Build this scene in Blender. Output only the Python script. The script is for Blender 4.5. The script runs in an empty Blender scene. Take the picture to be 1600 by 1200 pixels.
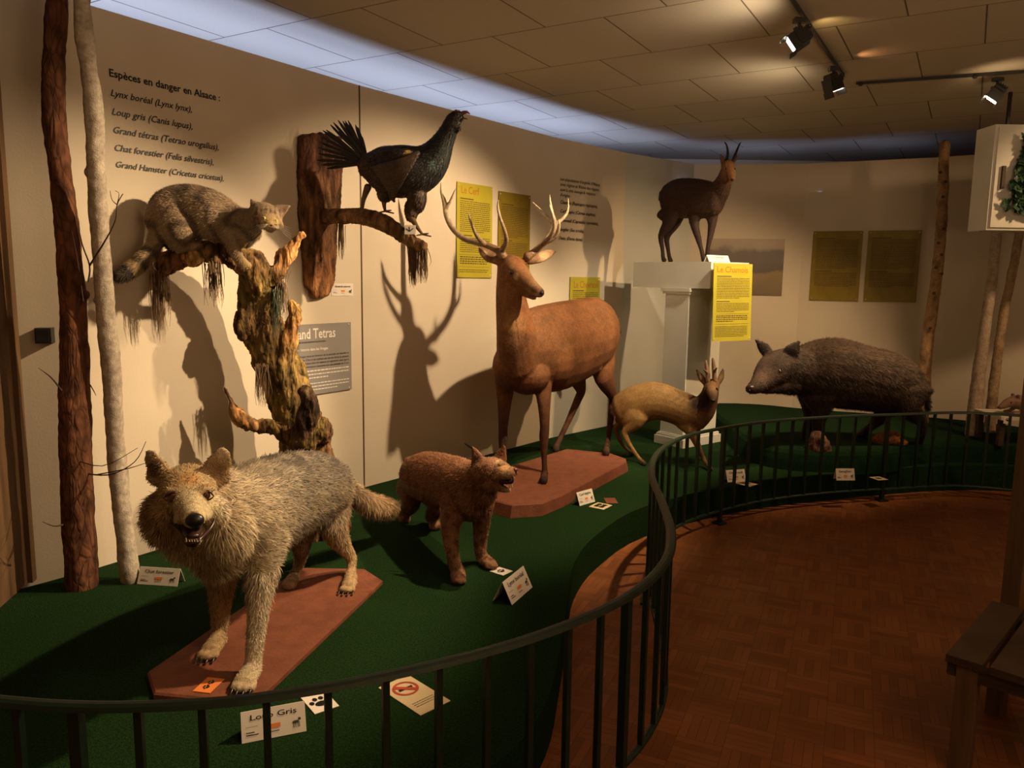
import bpy, bmesh, math, random
import numpy as np
from mathutils import Vector, Matrix, noise
random.seed(7); np.random.seed(7)
SC = bpy.context.scene
COL = SC.collection
V = Vector
PI = math.pi

# ------------------------------------------------------------------ camera
FPX = 1200.0; PITCH = math.atan(165/1200); ROLL = math.radians(.8); EYE = 1.6
_c, _s = math.cos(PITCH), math.sin(PITCH)
cF = V((0, _c, -_s)); _r0 = V((1, 0, 0)); _u0 = V((0, _s, _c))
cR = math.cos(ROLL)*_r0 + math.sin(ROLL)*_u0
cU = -math.sin(ROLL)*_r0 + math.cos(ROLL)*_u0
CAMP = V((0, 0, EYE))
cd = bpy.data.cameras.new('camera'); cam = bpy.data.objects.new('camera', cd); COL.objects.link(cam)
cd.sensor_fit = 'HORIZONTAL'; cd.sensor_width = 36; cd.lens = 36*FPX/1600; cd.clip_start = .05
M = Matrix.Identity(4)
for i in range(3):
    M[i][0] = cR[i]; M[i][1] = cU[i]; M[i][2] = -cF[i]; M[i][3] = CAMP[i]
cam.matrix_world = M
SC.camera = cam

def ray(x, y): return cF + (x-800)/FPX*cR + (600-y)/FPX*cU
def gz(x, y, z=.2):            # survey point: where the sight line meets a level plane
    d = ray(x, y); return CAMP + d*((z-EYE)/d.z)
def at(x, y, Y):               # survey point at a given distance into the room
    d = ray(x, y); return CAMP + d*(Y/d.y)
GZ = .2                         # top of the carpeted platform

# ------------------------------------------------------------------ helpers
def link(o, parent=None):
    COL.objects.link(o)
    if parent is not None: o.parent = parent
    return o
def tag(o, label=None, cat=None, group=None, kind=None):
    if label: o['label'] = label
    if cat: o['category'] = cat
    if group: o['group'] = group
    if kind: o['kind'] = kind
    return o
def thing(name, loc, label, cat, group=None):
    o = bpy.data.objects.new(name, None); o.location = loc; o.empty_display_size = .05
    link(o); return tag(o, label, cat, group)
def wloc(o):
    p = V((0, 0, 0))
    while o is not None: p += V(o.location); o = o.parent
    return p
def mesh_obj(name, verts, faces, mat, parent=None, smooth=False, cols=None, origin=None):
    """verts in world coordinates"""
    off = wloc(parent) if parent is not None else V(origin or (0, 0, 0))
    me = bpy.data.meshes.new(name)
    me.from_pydata([tuple(V(v)-off) for v in verts], [], faces)
    if smooth: me.polygons.foreach_set('use_smooth', [True]*len(me.polygons))
    if mat: me.materials.append(mat)
    me.update()
    o = bpy.data.objects.new(name, me)
    if parent is None: o.location = off
    return link(o, parent)
class MB:
    def __init__(s): s.v = []; s.f = []
    def add(s, vs, fs):
        n = len(s.v); s.v += [V(v) for v in vs]; s.f += [tuple(i+n for i in f) for f in fs]
    def box(s, c, ax, hs):      # centre, 3 axes, half sizes
        vs = [V(c)+ax[0]*hs[0]*i+ax[1]*hs[1]*j+ax[2]*hs[2]*k for i in (-1, 1) for j in (-1, 1) for k in (-1, 1)]
        s.add(vs, [(0,1,3,2), (4,6,7,5), (0,4,5,1), (2,3,7,6), (0,2,6,4), (1,5,7,3)])
    def abox(s, a, b):
        c = (V(a)+V(b))/2; h = (V(b)-V(a))/2
        s.box(c, (V((1,0,0)), V((0,1,0)), V((0,0,1))), (abs(h.x), abs(h.y), abs(h.z)))
    def prism(s, poly, z0, z1, n=None):
        k = len(poly)
        s.add([(p[0], p[1], z0) for p in poly]+[(p[0], p[1], z1) for p in poly],
              [tuple(range(k-1, -1, -1)), tuple(range(k, 2*k))]+[(i, (i+1) % k, k+(i+1) % k, k+i) for i in range(k)])
    def loft(s, pts, lat=(1, 0, 0), seg=12, sub=3, cap=True, sq=2.0):
        P, RW, RH = curve(pts, sub); s.add(*tube(P, RW, RH, V(lat), seg, cap, sq))
    def ball(s, c, r, ax=None, n=10, m=8):
        if not hasattr(r, '__len__'): r = (r, r, r)
        ax = ax or (V((1,0,0)), V((0,1,0)), V((0,0,1)))
        c = V(c); vs = [c+ax[2]*r[2]]
        for j in range(1, m):
            t = PI*j/m
            for i in range(n):
                a = 2*PI*i/n; vs.append(c+ax[0]*r[0]*math.sin(t)*math.cos(a)+ax[1]*r[1]*math.sin(t)*math.sin(a)+ax[2]*r[2]*math.cos(t))
        vs.append(c-ax[2]*r[2]); fs = []
        for i in range(n):
            fs.append((0, 1+i, 1+(i+1) % n))
            for j in range(m-2):
                a = 1+j*n+i; b = 1+j*n+(i+1) % n; fs.append((a, a+n, b+n, b))
            fs.append((len(vs)-1, 1+(m-2)*n+(i+1) % n, 1+(m-2)*n+i))
        s.add(vs, fs)
    def build(s, name, mat, parent=None, smooth=False, origin=None):
        return mesh_obj(name, s.v, s.f, mat, parent, smooth, origin=origin)
def curve(pts, sub=3):
    n = len(pts); P = [V(p[0]) for p in pts]; A = [p[1] for p in pts]; B = [(p[2] if len(p) > 2 and p[2] is not None else p[1]) for p in pts]
    oP, oA, oB = [], [], []
    def cr(a, b, c, d, t): return .5*((2*b)+(c-a)*t+(2*a-5*b+4*c-d)*t*t+(3*b-a-3*c+d)*t**3)
    for i in range(n-1):
        i0, i3 = max(i-1, 0), min(i+2, n-1)
        for k in range(sub):
            t = k/sub
            oP.append(cr(P[i0], P[i], P[i+1], P[i3], t))
            oA.append(max(1e-4, cr(A[i0], A[i], A[i+1], A[i3], t))); oB.append(max(1e-4, cr(B[i0], B[i], B[i+1], B[i3], t)))
    oP.append(P[-1]); oA.append(A[-1]); oB.append(B[-1])
    return oP, oA, oB
def tube(P, RW, RH, lat, seg=12, cap=True, sq=2.0):
    n = len(P); T = []
    for i in range(n):
        t = P[min(i+1, n-1)]-P[max(i-1, 0)]
        T.append(t.normalized() if t.length > 1e-9 else V((0, 0, 1)))
    rings = []
    def ring(p, t, a, b):
        sd = lat-lat.dot(t)*t
        if sd.length < .05: sd = V((0, 1, 0))-V((0, 1, 0)).dot(t)*t
        sd.normalize(); up = sd.cross(t); r = []
        for k in range(seg):
            q = 2*PI*k/seg; x, y = math.cos(q), math.sin(q)
            if sq != 2.0:
                m = (abs(x)**sq+abs(y)**sq)**(-1/sq); x *= m; y *= m
            r.append(p+sd*a*x+up*b*y)
        return r
    if cap:
        m0 = min(RW[0], RH[0]); m1 = min(RW[-1], RH[-1])
        for q in (.97, .7, .35): c = math.sqrt(1-q*q); rings.append(ring(P[0]-T[0]*m0*q*.8, T[0], RW[0]*max(c, .15), RH[0]*max(c, .15)))
    for i in range(n): rings.append(ring(P[i], T[i], RW[i], RH[i]))
    if cap:
        for q in (.35, .7, .97): c = math.sqrt(1-q*q); rings.append(ring(P[-1]+T[-1]*m1*q*.8, T[-1], RW[-1]*max(c, .15), RH[-1]*max(c, .15)))
    vs = [v for r in rings for v in r]; fs = []
    for j in range(len(rings)-1):
        for k in range(seg):
            a = j*seg+k; b = j*seg+(k+1) % seg; fs.append((a, b, b+seg, a+seg))
    fs.append(tuple(range(seg-1, -1, -1))); e = (len(rings)-1)*seg; fs.append(tuple(range(e, e+seg)))
    return vs, fs

# ------------------------------------------------------------------ materials
def mat(name, c, c2=None, rough=.7, scale=20, bump=.0, bscale=60, metal=0, detail=4, emit=None, spec=.3, stretch=(1, 1, 1)):
    m = bpy.data.materials.new(name); m.use_nodes = True; nt = m.node_tree; N = nt.nodes; L = nt.links
    b = N['Principled BSDF']; b.inputs['Roughness'].default_value = rough; b.inputs['Metallic'].default_value = metal
    b.inputs['Specular IOR Level'].default_value = spec
    c2 = c2 or tuple(x*.8 for x in c)
    tc = N.new('ShaderNodeTexCoord'); mp = N.new('ShaderNodeMapping'); mp.inputs['Scale'].default_value = stretch
    L.new(tc.outputs['Object'], mp.inputs[0])
    nz = N.new('ShaderNodeTexNoise'); nz.inputs['Scale'].default_value = scale; nz.inputs['Detail'].default_value = detail
    L.new(mp.outputs[0], nz.inputs['Vector'])
    cr = N.new('ShaderNodeValToRGB'); cr.color_ramp.elements[0].position = .35; cr.color_ramp.elements[1].position = .65
    cr.color_ramp.elements[0].color = (*c2, 1); cr.color_ramp.elements[1].color = (*c, 1)
    L.new(nz.outputs['Fac'], cr.inputs[0]); L.new(cr.outputs[0], b.inputs['Base Color'])
    if bump:
        n2 = N.new('ShaderNodeTexNoise'); n2.inputs['Scale'].default_value = bscale; n2.inputs['Detail'].default_value = 6
        L.new(mp.outputs[0], n2.inputs['Vector'])
        bp = N.new('ShaderNodeBump'); bp.inputs['Strength'].default_value = bump; bp.inputs['Distance'].default_value = .01
        L.new(n2.outputs['Fac'], bp.inputs['Height']); L.new(bp.outputs[0], b.inputs['Normal'])
    if emit:
        b.inputs['Emission Color'].default_value = (*emit[:3], 1); b.inputs['Emission Strength'].default_value = emit[3]
    return m
def attr_mat(name, rough=.75, scale=90, amt=.35, bump=.3, bscale=150, spec=.2, stretch=(1,1,1)):
    m = bpy.data.materials.new(name); m.use_nodes = True; nt = m.node_tree; N = nt.nodes; L = nt.links
    b = N['Principled BSDF']; b.inputs['Roughness'].default_value = rough; b.inputs['Specular IOR Level'].default_value = spec
    a = N.new('ShaderNodeAttribute'); a.attribute_name = 'Col'
    tc = N.new('ShaderNodeTexCoord'); mp = N.new('ShaderNodeMapping'); mp.inputs['Scale'].default_value = stretch
    L.new(tc.outputs['Object'], mp.inputs[0])
    nz = N.new('ShaderNodeTexNoise'); nz.inputs['Scale'].default_value = scale; nz.inputs['Detail'].default_value = 5
    L.new(mp.outputs[0], nz.inputs['Vector'])
    mr = N.new('ShaderNodeMapRange'); mr.inputs[1].default_value = .3; mr.inputs[2].default_value = .7
    mr.inputs[3].default_value = 1-amt; mr.inputs[4].default_value = 1+amt
    L.new(nz.outputs['Fac'], mr.inputs[0])
    mx = N.new('ShaderNodeVectorMath'); mx.operation = 'SCALE'
    L.new(a.outputs['Color'], mx.inputs[0]); L.new(mr.outputs[0], mx.inputs['Scale']); L.new(mx.outputs[0], b.inputs['Base Color'])
    n2 = N.new('ShaderNodeTexNoise'); n2.inputs['Scale'].default_value = bscale; n2.inputs['Detail'].default_value = 6
    L.new(mp.outputs[0], n2.inputs['Vector'])
    bp = N.new('ShaderNodeBump'); bp.inputs['Strength'].default_value = bump; bp.inputs['Distance'].default_value = .01
    L.new(n2.outputs['Fac'], bp.inputs['Height']); L.new(bp.outputs[0], b.inputs['Normal'])
    return m
def bark_mat():
    m = attr_mat('bark', .85, 26, .5, .9, 45, .12, (1, 1, .3)); nt = m.node_tree; N = nt.nodes; L = nt.links
    b = N['Principled BSDF']; src = b.inputs['Base Color'].links[0].from_socket; mp = [n for n in N if n.type == 'MAPPING'][0]
    nz = N.new('ShaderNodeTexNoise'); nz.inputs['Scale'].default_value = 9; L.new(mp.outputs[0], nz.inputs['Vector'])
    ad = N.new('ShaderNodeVectorMath'); ad.operation = 'MULTIPLY_ADD'; ad.inputs[1].default_value = (.14, .14, .14); L.new(nz.outputs['Color'], ad.inputs[0]); L.new(mp.outputs[0], ad.inputs[2])
    vo = N.new('ShaderNodeTexVoronoi'); vo.feature = 'DISTANCE_TO_EDGE'; vo.inputs['Scale'].default_value = 34; L.new(ad.outputs[0], vo.inputs['Vector'])
    mr = N.new('ShaderNodeMapRange'); mr.inputs[1].default_value = 0; mr.inputs[2].default_value = .16; mr.inputs[3].default_value = .68; mr.inputs[4].default_value = 1.05; L.new(vo.outputs['Distance'], mr.inputs[0])
    sc = N.new('ShaderNodeVectorMath'); sc.operation = 'SCALE'; L.new(src, sc.inputs[0]); L.new(mr.outputs[0], sc.inputs['Scale']); L.new(sc.outputs[0], b.inputs['Base Color'])
    bp = b.inputs['Normal'].links[0].from_node; b2 = N.new('ShaderNodeBump'); b2.inputs['Strength'].default_value = .6; b2.inputs['Distance'].default_value = .01; L.new(mr.outputs[0], b2.inputs['Height']); L.new(bp.outputs[0], b2.inputs['Normal']); L.new(b2.outputs[0], b.inputs['Normal'])
    return m
M_ = {}
M_['wall'] = mat('painted_wall', (.60, .52, .40), (.57, .49, .375), rough=.75, scale=3, bump=.06, bscale=120)
M_['wallgrey'] = mat('grey_wall', (.50, .50, .45), (.47, .47, .42), rough=.8, scale=3, bump=.06, bscale=120)
M_['trimw'] = mat('white_paint', (.62, .60, .52), (.58, .56, .48), rough=.55, scale=5, bump=.03)
M_['brownwood'] = mat('brown_panel', (.14, .078, .036), (.085, .047, .022), rough=.6, scale=4, bump=.1, stretch=(6, 6, .6))
M_['carpet'] = mat('green_carpet', (.018, .050, .012), (.006, .021, .006), rough=.95, scale=130, bump=1.0, bscale=260, spec=.05)
M_['carpetdk'] = mat('dark_green_carpet', (.011, .034, .011), (.004, .016, .005), rough=.95, scale=120, bump=1.0, bscale=240, spec=.05)
M_['fence'] = mat('green_metal', (.007, .022, .011), (.005, .014, .007), rough=.42, scale=30, bump=.1, bscale=40, spec=.5)
M_['black'] = mat('black_metal', (.012, .011, .011), (.008, .008, .008), rough=.35, spec=.5)
M_['card'] = mat('white_card', (.72, .66, .58), (.68, .62, .54), rough=.6, scale=8)
M_['cream'] = mat('cream_card', (.62, .50, .30), (.58, .46, .27), rough=.6, scale=8)
M_['ink'] = mat('black_ink', (.008, .007, .007), (.012, .011, .011), rough=.45)
M_['white_ink'] = mat('white_ink', (.75, .72, .66), (.7, .67, .6), rough=.5)
M_['orange'] = mat('orange_ink', (.75, .22, .05), (.7, .2, .045), rough=.6)
M_['red'] = mat('red_ink', (.45, .06, .03), (.4, .05, .03), rough=.6)
M_['brownink'] = mat('brown_ink', (.10, .055, .02), (.08, .04, .015), rough=.6)
M_['yellow'] = mat('yellow_panel', (.42, .36, .035), (.38, .33, .03), rough=.35, scale=6)
M_['olive'] = mat('shaded_yellow_panel', (.24, .17, .015), (.20, .14, .012), rough=.45, scale=9)  # same yellow panels, with shade put into a darker colour
M_['greypanel'] = mat('grey_panel', (.27, .25, .23), (.25, .23, .215), rough=.4, scale=6)
M_['titleink'] = mat('orange_brown_ink', (.42, .16, .01), (.38, .14, .01), rough=.5)
M_['boardred'] = mat('red_brown_board', (.175, .056, .026), (.130, .040, .019), rough=.75, scale=14, bump=.25, bscale=80)
M_['glass_eye'] = mat('glass_eye', (.010, .006, .004), (.02, .01, .006), rough=.05, spec=.9)
M_['lens'] = mat('lamp_lens', (.9, .8, .6), rough=.2, emit=(1, .80, .52, 14))
M_['lens2'] = mat('lamp_lens_dim', (.9, .85, .7), rough=.2, emit=(1, .88, .7, 5))
M_['leaf'] = mat('ivy_leaf', (.035, .085, .030), (.012, .035, .015), rough=.5, scale=40)
M_['bench'] = mat('bench_wood', (.06, .038, .022), (.035, .021, .012), rough=.6, scale=6, bump=.2, stretch=(1, 1, 8))
M_['rope'] = mat('moss', (.16, .10, .05), (.09, .055, .03), rough=.9)
M_['greenmoss'] = mat('green_moss', (.075, .085, .05), (.045, .05, .03), rough=.9)

def ceiling_mat():
    m = bpy.data.materials.new('ceiling_tiles'); m.use_nodes = True; nt = m.node_tree; N = nt.nodes; L = nt.links
    b = N['Principled BSDF']; b.inputs['Roughness'].default_value = .8; b.inputs['Specular IOR Level'].default_value = .25
    tc = N.new('ShaderNodeTexCoord'); mp = N.new('ShaderNodeMapping'); mp.vector_type = 'POINT'
    # u=(.862,-.507) v=(.507,.862): rotate by +30.5 deg, then shift so a joint row starts at v=4.0
    mp.inputs['Rotation'].default_value = (0, 0, math.radians(30.5)); mp.inputs['Location'].default_value = (1.44+.71*20+.02, -4.0+.735*20, 0)
    L.new(tc.outputs['Object'], mp.inputs[0])
    br = N.new('ShaderNodeTexBrick'); br.offset = .5; br.offset_frequency = 2; br.squash = 1
    br.inputs['Scale'].default_value = 1; br.inputs['Brick Width'].default_value = .71; br.inputs['Row Height'].default_value = .735
    br.inputs['Mortar Size'].default_value = .0045; br.inputs['Mortar Smooth'].default_value = .3
    br.inputs['Color1'].default_value = (.50, .43, .33, 1); br.inputs['Color2'].default_value = (.46, .395, .30, 1); br.inputs['Mortar'].default_value = (.14, .105, .07, 1)
    L.new(mp.outputs[0], br.inputs['Vector'])
    nz = N.new('ShaderNodeTexNoise'); nz.inputs['Scale'].default_value = 170; nz.inputs['Detail'].default_value = 3
    L.new(tc.outputs['Object'], nz.inputs['Vector'])
    mx = N.new('ShaderNodeMix'); mx.data_type = 'RGBA'; mx.blend_type = 'MULTIPLY'; mx.inputs[0].default_value = .25
    L.new(br.outputs['Color'], mx.inputs[6]); L.new(nz.outputs['Color'], mx.inputs[7]); L.new(mx.outputs[2], b.inputs['Base Color'])
    bp = N.new('ShaderNodeBump'); bp.inputs['Strength'].default_value = .8; bp.inputs['Distance'].default_value = .012; bp.invert = True
    L.new(br.outputs['Fac'], bp.inputs['Height'])
    bp2 = N.new('ShaderNodeBump'); bp2.inputs['Strength'].default_value = .15; bp2.inputs['Distance'].default_value = .003
    L.new(nz.outputs['Fac'], bp2.inputs['Height']); L.new(bp.outputs[0], bp2.inputs['Normal']); L.new(bp2.outputs[0], b.inputs['Normal'])
    return m
def parquet_mat():
    m = bpy.data.materials.new('mosaic_parquet'); m.use_nodes = True; nt = m.node_tree; N = nt.nodes; L = nt.links
    b = N['Principled BSDF']; b.inputs['Roughness'].default_value = .48; b.inputs['Specular IOR Level'].default_value = .3
    tc = N.new('ShaderNodeTexCoord'); mp = N.new('ShaderNodeMapping'); mp.inputs['Rotation'].default_value = (0, 0, math.radians(24))
    L.new(tc.outputs['Object'], mp.inputs[0])
    ck = N.new('ShaderNodeTexChecker'); ck.inputs['Scale'].default_value = 1/.16; L.new(mp.outputs[0], ck.inputs['Vector'])
    fac = []; cols = []
    for rot in (0, 90):
        m2 = N.new('ShaderNodeMapping'); m2.inputs['Rotation'].default_value = (0, 0, math.radians(rot)); L.new(mp.outputs[0], m2.inputs[0])
        br = N.new('ShaderNodeTexBrick'); br.offset = 0; br.inputs['Scale'].default_value = 1; br.inputs['Brick Width'].default_value = .16; br.inputs['Row Height'].default_value = .032
        br.inputs['Mortar Size'].default_value = .0008; br.inputs['Bias'].default_value = 0
        br.inputs['Color1'].default_value = (.24, .082, .022, 1); br.inputs['Color2'].default_value = (.165, .052, .014, 1); br.inputs['Mortar'].default_value = (.05, .018, .008, 1)
        L.new(m2.outputs[0], br.inputs['Vector']); cols.append(br)
    mx = N.new('ShaderNodeMix'); mx.data_type = 'RGBA'; L.new(ck.outputs['Fac'], mx.inputs[0]); L.new(cols[0].outputs['Color'], mx.inputs[6]); L.new(cols[1].outputs['Color'], mx.inputs[7])
    nz = N.new('ShaderNodeTexNoise'); nz.inputs['Scale'].default_value = 3; nz.inputs['Detail'].default_value = 5; L.new(mp.outputs[0], nz.inputs['Vector'])
    mr = N.new('ShaderNodeMapRange'); mr.inputs[3].default_value = .6; mr.inputs[4].default_value = 1.35; L.new(nz.outputs['Fac'], mr.inputs[0])
    sc = N.new('ShaderNodeVectorMath'); sc.operation = 'SCALE'; L.new(mx.outputs[2], sc.inputs[0]); L.new(mr.outputs[0], sc.inputs['Scale']); L.new(sc.outputs[0], b.inputs['Base Color'])
    n3 = N.new('ShaderNodeTexNoise'); n3.inputs['Scale'].default_value = 8; L.new(mp.outputs[0], n3.inputs['Vector'])
    r2 = N.new('ShaderNodeMapRange'); r2.inputs[3].default_value = .38; r2.inputs[4].default_value = .62; L.new(n3.outputs['Fac'], r2.inputs[0]); L.new(r2.outputs[0], b.inputs['Roughness'])
    return m
M_['ceiling'] = ceiling_mat(); M_['parquet'] = parquet_mat()

# ------------------------------------------------------------------ room shell
WP = [(-2.75, 3.25), (-2.0, 3.476), (-.98, 5.0), (.33, 6.68), (1.04, 7.42), (1.83, 8.08), (2.93, 7.93), (3.93, 7.45), (5.6, 6.3)]
WTOP = 2.78; CEIL = 3.0; WT = .06
def struct(o): o['kind'] = 'structure'; return o
mb = MB(); mb.abox((-3.3, -1.6, -.1), (6.0, 9.2, 0)); struct(mb.build('floor', M_['parquet']))
mb = MB(); mb.abox((-3.3, -1.6, CEIL), (6.0, 9.2, CEIL+.08)); struct(mb.build('ceiling', M_['ceiling']))
def seg_frame(i):
    A = V((*WP[i], 0)); B = V((*WP[i+1], 0)); d = (B-A).normalized(); n = V((d.y, -d.x, 0))   # n: towards the room
    return A, B, d, n
wn = ['wall_left', 'wall_left_front', 'wall_left_middle', 'wall_left_back', 'wall_back_left', 'wall_back', 'wall_back_right', 'wall_right']
for i, nm in enumerate(wn):
    if i == 0: nm = 'wall_left_near'
    A, B, d, n = seg_frame(i)
    mb = MB(); g = .003 if i in (1, 2) else 0
    a = A+d*(.004 if i == 2 else 0); b = B-d*(.004 if i == 1 else 0)
    mb.box((a+b)/2-n*WT/2+V((0, 0, WTOP/2)), (d, n, V((0, 0, 1))), ((b-a).length/2, WT/2, WTOP/2))
    struct(mb.build(nm, M_['wallgrey'] if i == 4 else M_['wall']))
# outer building walls behind the partitions, and the room behind the viewer
for nm, a, b in [('wall_outer_left', (-3.36, -1.6, 0), (-3.3, 9.2, CEIL)), ('wall_outer_back', (-3.3, 9.2, 0), (6, 9.26, CEIL)),
                 ('wall_outer_right', (6, -1.6, 0), (6.06, 9.2, CEIL)), ('wall_behind', (-3.3, -1.66, 0), (6, -1.6, CEIL))]:
    mb = MB(); mb.abox(a, b); struct(mb.build(nm, M_['wall']))
# dark seam strip between the two left wall panels
A, B, d, n = seg_frame(2)
mb = MB(); mb.box(A-n*.02+V((0, 0, WTOP/2)), (d, n, V((0, 0, 1))), (.006, .022, WTOP/2)); struct(mb.build('trim_1', M_['brownink']))
# wooden return panel at the far left
a = gz(-150, 1085); b = gz(47, 908); d = (b-a); d.z = 0; d.normalize(); n = V((d.y, -d.x, 0))
pl = thing('wood_panel', (a+b)/2, 'tall brown wooden panel at the far left edge beside the dark trunk', 'panel')
mb = MB(); mb.box((a+b)/2+V((0, 0, 1.3))-n*.02, (d, n, V((0, 0, 1))), ((b-a).length/2, .018, 1.3)); mb.build('board', M_['brownwood'], pl)
mb = MB(); mb.box(b+V((0, 0, 1.3))-n*.01, (d, n, V((0, 0, 1))), (.022, .03, 1.3)); mb.build('edge_batten', M_['brownwood'], pl)

# ------------------------------------------------------------------ carpeted platform
EDGE = [(-3.2, 1.75), (-1.3, 1.72), (-.7, 1.72), (-.33, 1.83), (-.02, 2.08), (.13, 2.4), (.2, 2.8), (.262, 3.25), (.325, 3.68), (.49, 4.12), (.85, 4.66), (1.58, 5.2), (2.4, 5.55), (3.44, 5.86), (4.2, 5.78), (5.5, 5.3)]
def smooth2(poly, k=4):
    P, _, _ = curve([(V((*p, 0)), 1) for p in poly], k); return [(p.x, p.y) for p in P]
E2 = smooth2(EDGE)
back = [(WP[i][0], WP[i][1]) for i in range(8, 0, -1)]
back = [(x, y) for x, y in back]+[(-3.2, 2.0)]
poly = E2+[(5.5, 6.3)]+back[1:]
mb = MB(); mb.prism(poly, 0.001, GZ); o = mb.build('carpeted_platform', M_['carpet']); bm = bmesh.new(); bm.from_mesh(o.data); bmesh.ops.recalc_face_normals(bm, faces=bm.faces); bm.to_mesh(o.data); bm.free()
tag(o, 'low curved display platform covered in green carpet along the walls', 'platform')
# raised green mound that carries the boar
ST = [(1.93, 6.6), (1.90, 6.1), (2.0, 5.75), (2.3, 5.62), (2.8, 5.68), (3.3, 5.95), (3.75, 5.98), (4.4, 5.86), (4.8, 6.3), (4.5, 6.9), (3.95, 7.25), (3.0, 7.6), (2.5, 7.9), (2.0, 7.8)]
s2 = smooth2(ST+[ST[0]], 3)[:-1]
mb = MB(); k = len(s2); cx = sum(p[0] for p in s2)/k; cy = sum(p[1] for p in s2)/k
rings = []
for z, sh in ((GZ-.02, 1.04), (GZ+.07, 1.02), (GZ+.12, 1.0), (GZ+.145, .97), (GZ+.152, .9)):
    rings.append([(cx+(x-cx)*sh, cy+(y-cy)*sh, z) for x, y in s2])
vs = [v for r in rings for v in r]; fs = [(j*k+i, j*k+(i+1) % k, (j+1)*k+(i+1) % k, (j+1)*k+i) for j in range(4) for i in range(k)]
fs.append(tuple(range(4*k, 5*k))); mb.add(vs, fs)
o = mb.build('carpeted_mound', M_['carpetdk'], smooth=False, origin=(cx, cy, GZ)); tag(o, 'raised mound of dark green carpet under the wild boar', 'mound')
bm = bmesh.new(); bm.from_mesh(o.data); bmesh.ops.recalc_face_normals(bm, faces=bm.faces); bm.to_mesh(o.data); bm.free()
SZ = GZ+.152

# ------------------------------------------------------------------ fence
RAIL = [(-1.75, 1.66), (-1.35, 1.63), (-.98, 1.585), (-.70, 1.60), (-.5, 1.65), (-.28, 1.74), (-.02, 1.885), (.19, 2.046), (.35, 2.21), (.475, 2.4), (.57, 2.63), (.628, 2.914), (.662, 3.27), (.69, 3.65), (.755, 3.99), (.87, 4.31), (1.07, 4.645), (1.335, 4.90), (1.776, 5.21), (2.308, 5.43), (2.815, 5.56), (3.389, 5.68), (3.80, 5.56), (4.3, 5.35)]
RZ = .65
fence = thing('curved_fence', (.6, 3.0, 0), 'dark green metal railing curving in an S between the parquet floor and the platform', 'fence')
Pr, _, _ = curve([(V((*p, RZ)), 1) for p in RAIL], 8)
mb = MB(); mb.add(*tube(Pr, [.019]*len(Pr), [.009]*len(Pr), V((0, 0, 1)), 10, True, 3)) if False else None
def sweep_flat(P, hw, hh):
    vs = []; fs = []; n = len(P)
    for i, p in enumerate(P):
        t = (P[min(i+1, n-1)]-P[max(i-1, 0)]); t.z = 0; t.normalize(); s = V((t.y, -t.x, 0)); u = V((0, 0, 1))
        prof = [(-1, -.6), (-.75, .55), (-.3, 1), (.3, 1), (.75, .55), (1, -.6), (.6, -1), (-.6, -1)]
        vs += [p+s*hw*a+u*hh*b for a, b in prof]
    for i in range(n-1):
        for k in range(8): fs.append((i*8+k, i*8+(k+1) % 8, (i+1)*8+(k+1) % 8, (i+1)*8+k))
    fs += [tuple(range(7, -1, -1)), tuple(range((n-1)*8, n*8))]
    return vs, fs
mb = MB(); mb.add(*sweep_flat(Pr, .019, .009)); mb.build('top_rail', M_['fence'], fence, smooth=False)
Pb = [V((p.x, p.y, .09)) for p in Pr]
mb = MB(); mb.add(*sweep_flat(Pb, .013, .006)); mb.build('bottom_rail', M_['fence'], fence)
L_ = [0]
for i in range(1, len(Pr)): L_.append(L_[-1]+(Pr[i]-Pr[i-1]).length)
def at_len(s):
    for i in range(1, len(Pr)):
        if L_[i] >= s:
            t = (s-L_[i-1])/(L_[i]-L_[i-1]); return Pr[i-1].lerp(Pr[i], t), (Pr[i]-Pr[i-1]).normalized()
    return Pr[-1], (Pr[-1]-Pr[-2]).normalized()
sp = .137; tgt = min(range(len(Pr)), key=lambda i: (Pr[i]-V((-.553, 1.632, RZ))).length); s0 = L_[tgt] % sp; nb = int((L_[-1]-s0)/sp)+1
for i in range(nb):
    p, t = at_len(s0+i*sp)
    post = (i % 11 == 5)
    z0 = 0.0 if post else .088
    n = V((t.y, -t.x, 0)); h = (RZ-.004-z0)/2; r = .013 if post else .0085
    mb = MB(); mb.box(V((p.x, p.y, z0+h)), (t, n, V((0, 0, 1))), (r, r, h))
    if post: mb.box(V((p.x, p.y, .006)), (t, n, V((0, 0, 1))), (.035, .035, .006))
    mb.build('fence_post' if post else 'baluster', M_['fence'], fence)
# ------------------------------------------------------------------ ceiling track and spotlights
LAMPS = []
def bar(mb, a, b, w, h):
    a = V(a); b = V(b); d = (b-a).normalized(); s = d.cross(V((0, 0, 1))); s = s.normalized() if s.length > .01 else V((1, 0, 0)); u = s.cross(d)
    mb.box((a+b)/2, (d, s, u), ((b-a).length/2, w, h))
def track(a, b, label):
    t = thing('lighting_track', V(a), label, 'track')
    mb = MB(); bar(mb, V(a)+V((0, 0, -.015)), V(b)+V((0, 0, -.010)), .008, .009); mb.build('rail', M_['black'], t)
    for q in (.02, .5, .97):
        p = V(a).lerp(V(b), q); mb = MB(); mb.ball(p+V((0, 0, -.02)), (.018, .018, .016)); mb.build('connector', M_['black'], t)
T0, T1, T2, T3 = V((.95, 3.35, CEIL)), V((2.22, 5.45, CEIL)), V((2.38, 5.62, CEIL)), V((3.75, 5.12, CEIL))
track(T0, T1, 'black lighting track running across the ceiling with two spotlights'); track(T2, T3, 'dark lighting track on the ceiling carrying the single spotlight at right')
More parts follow.
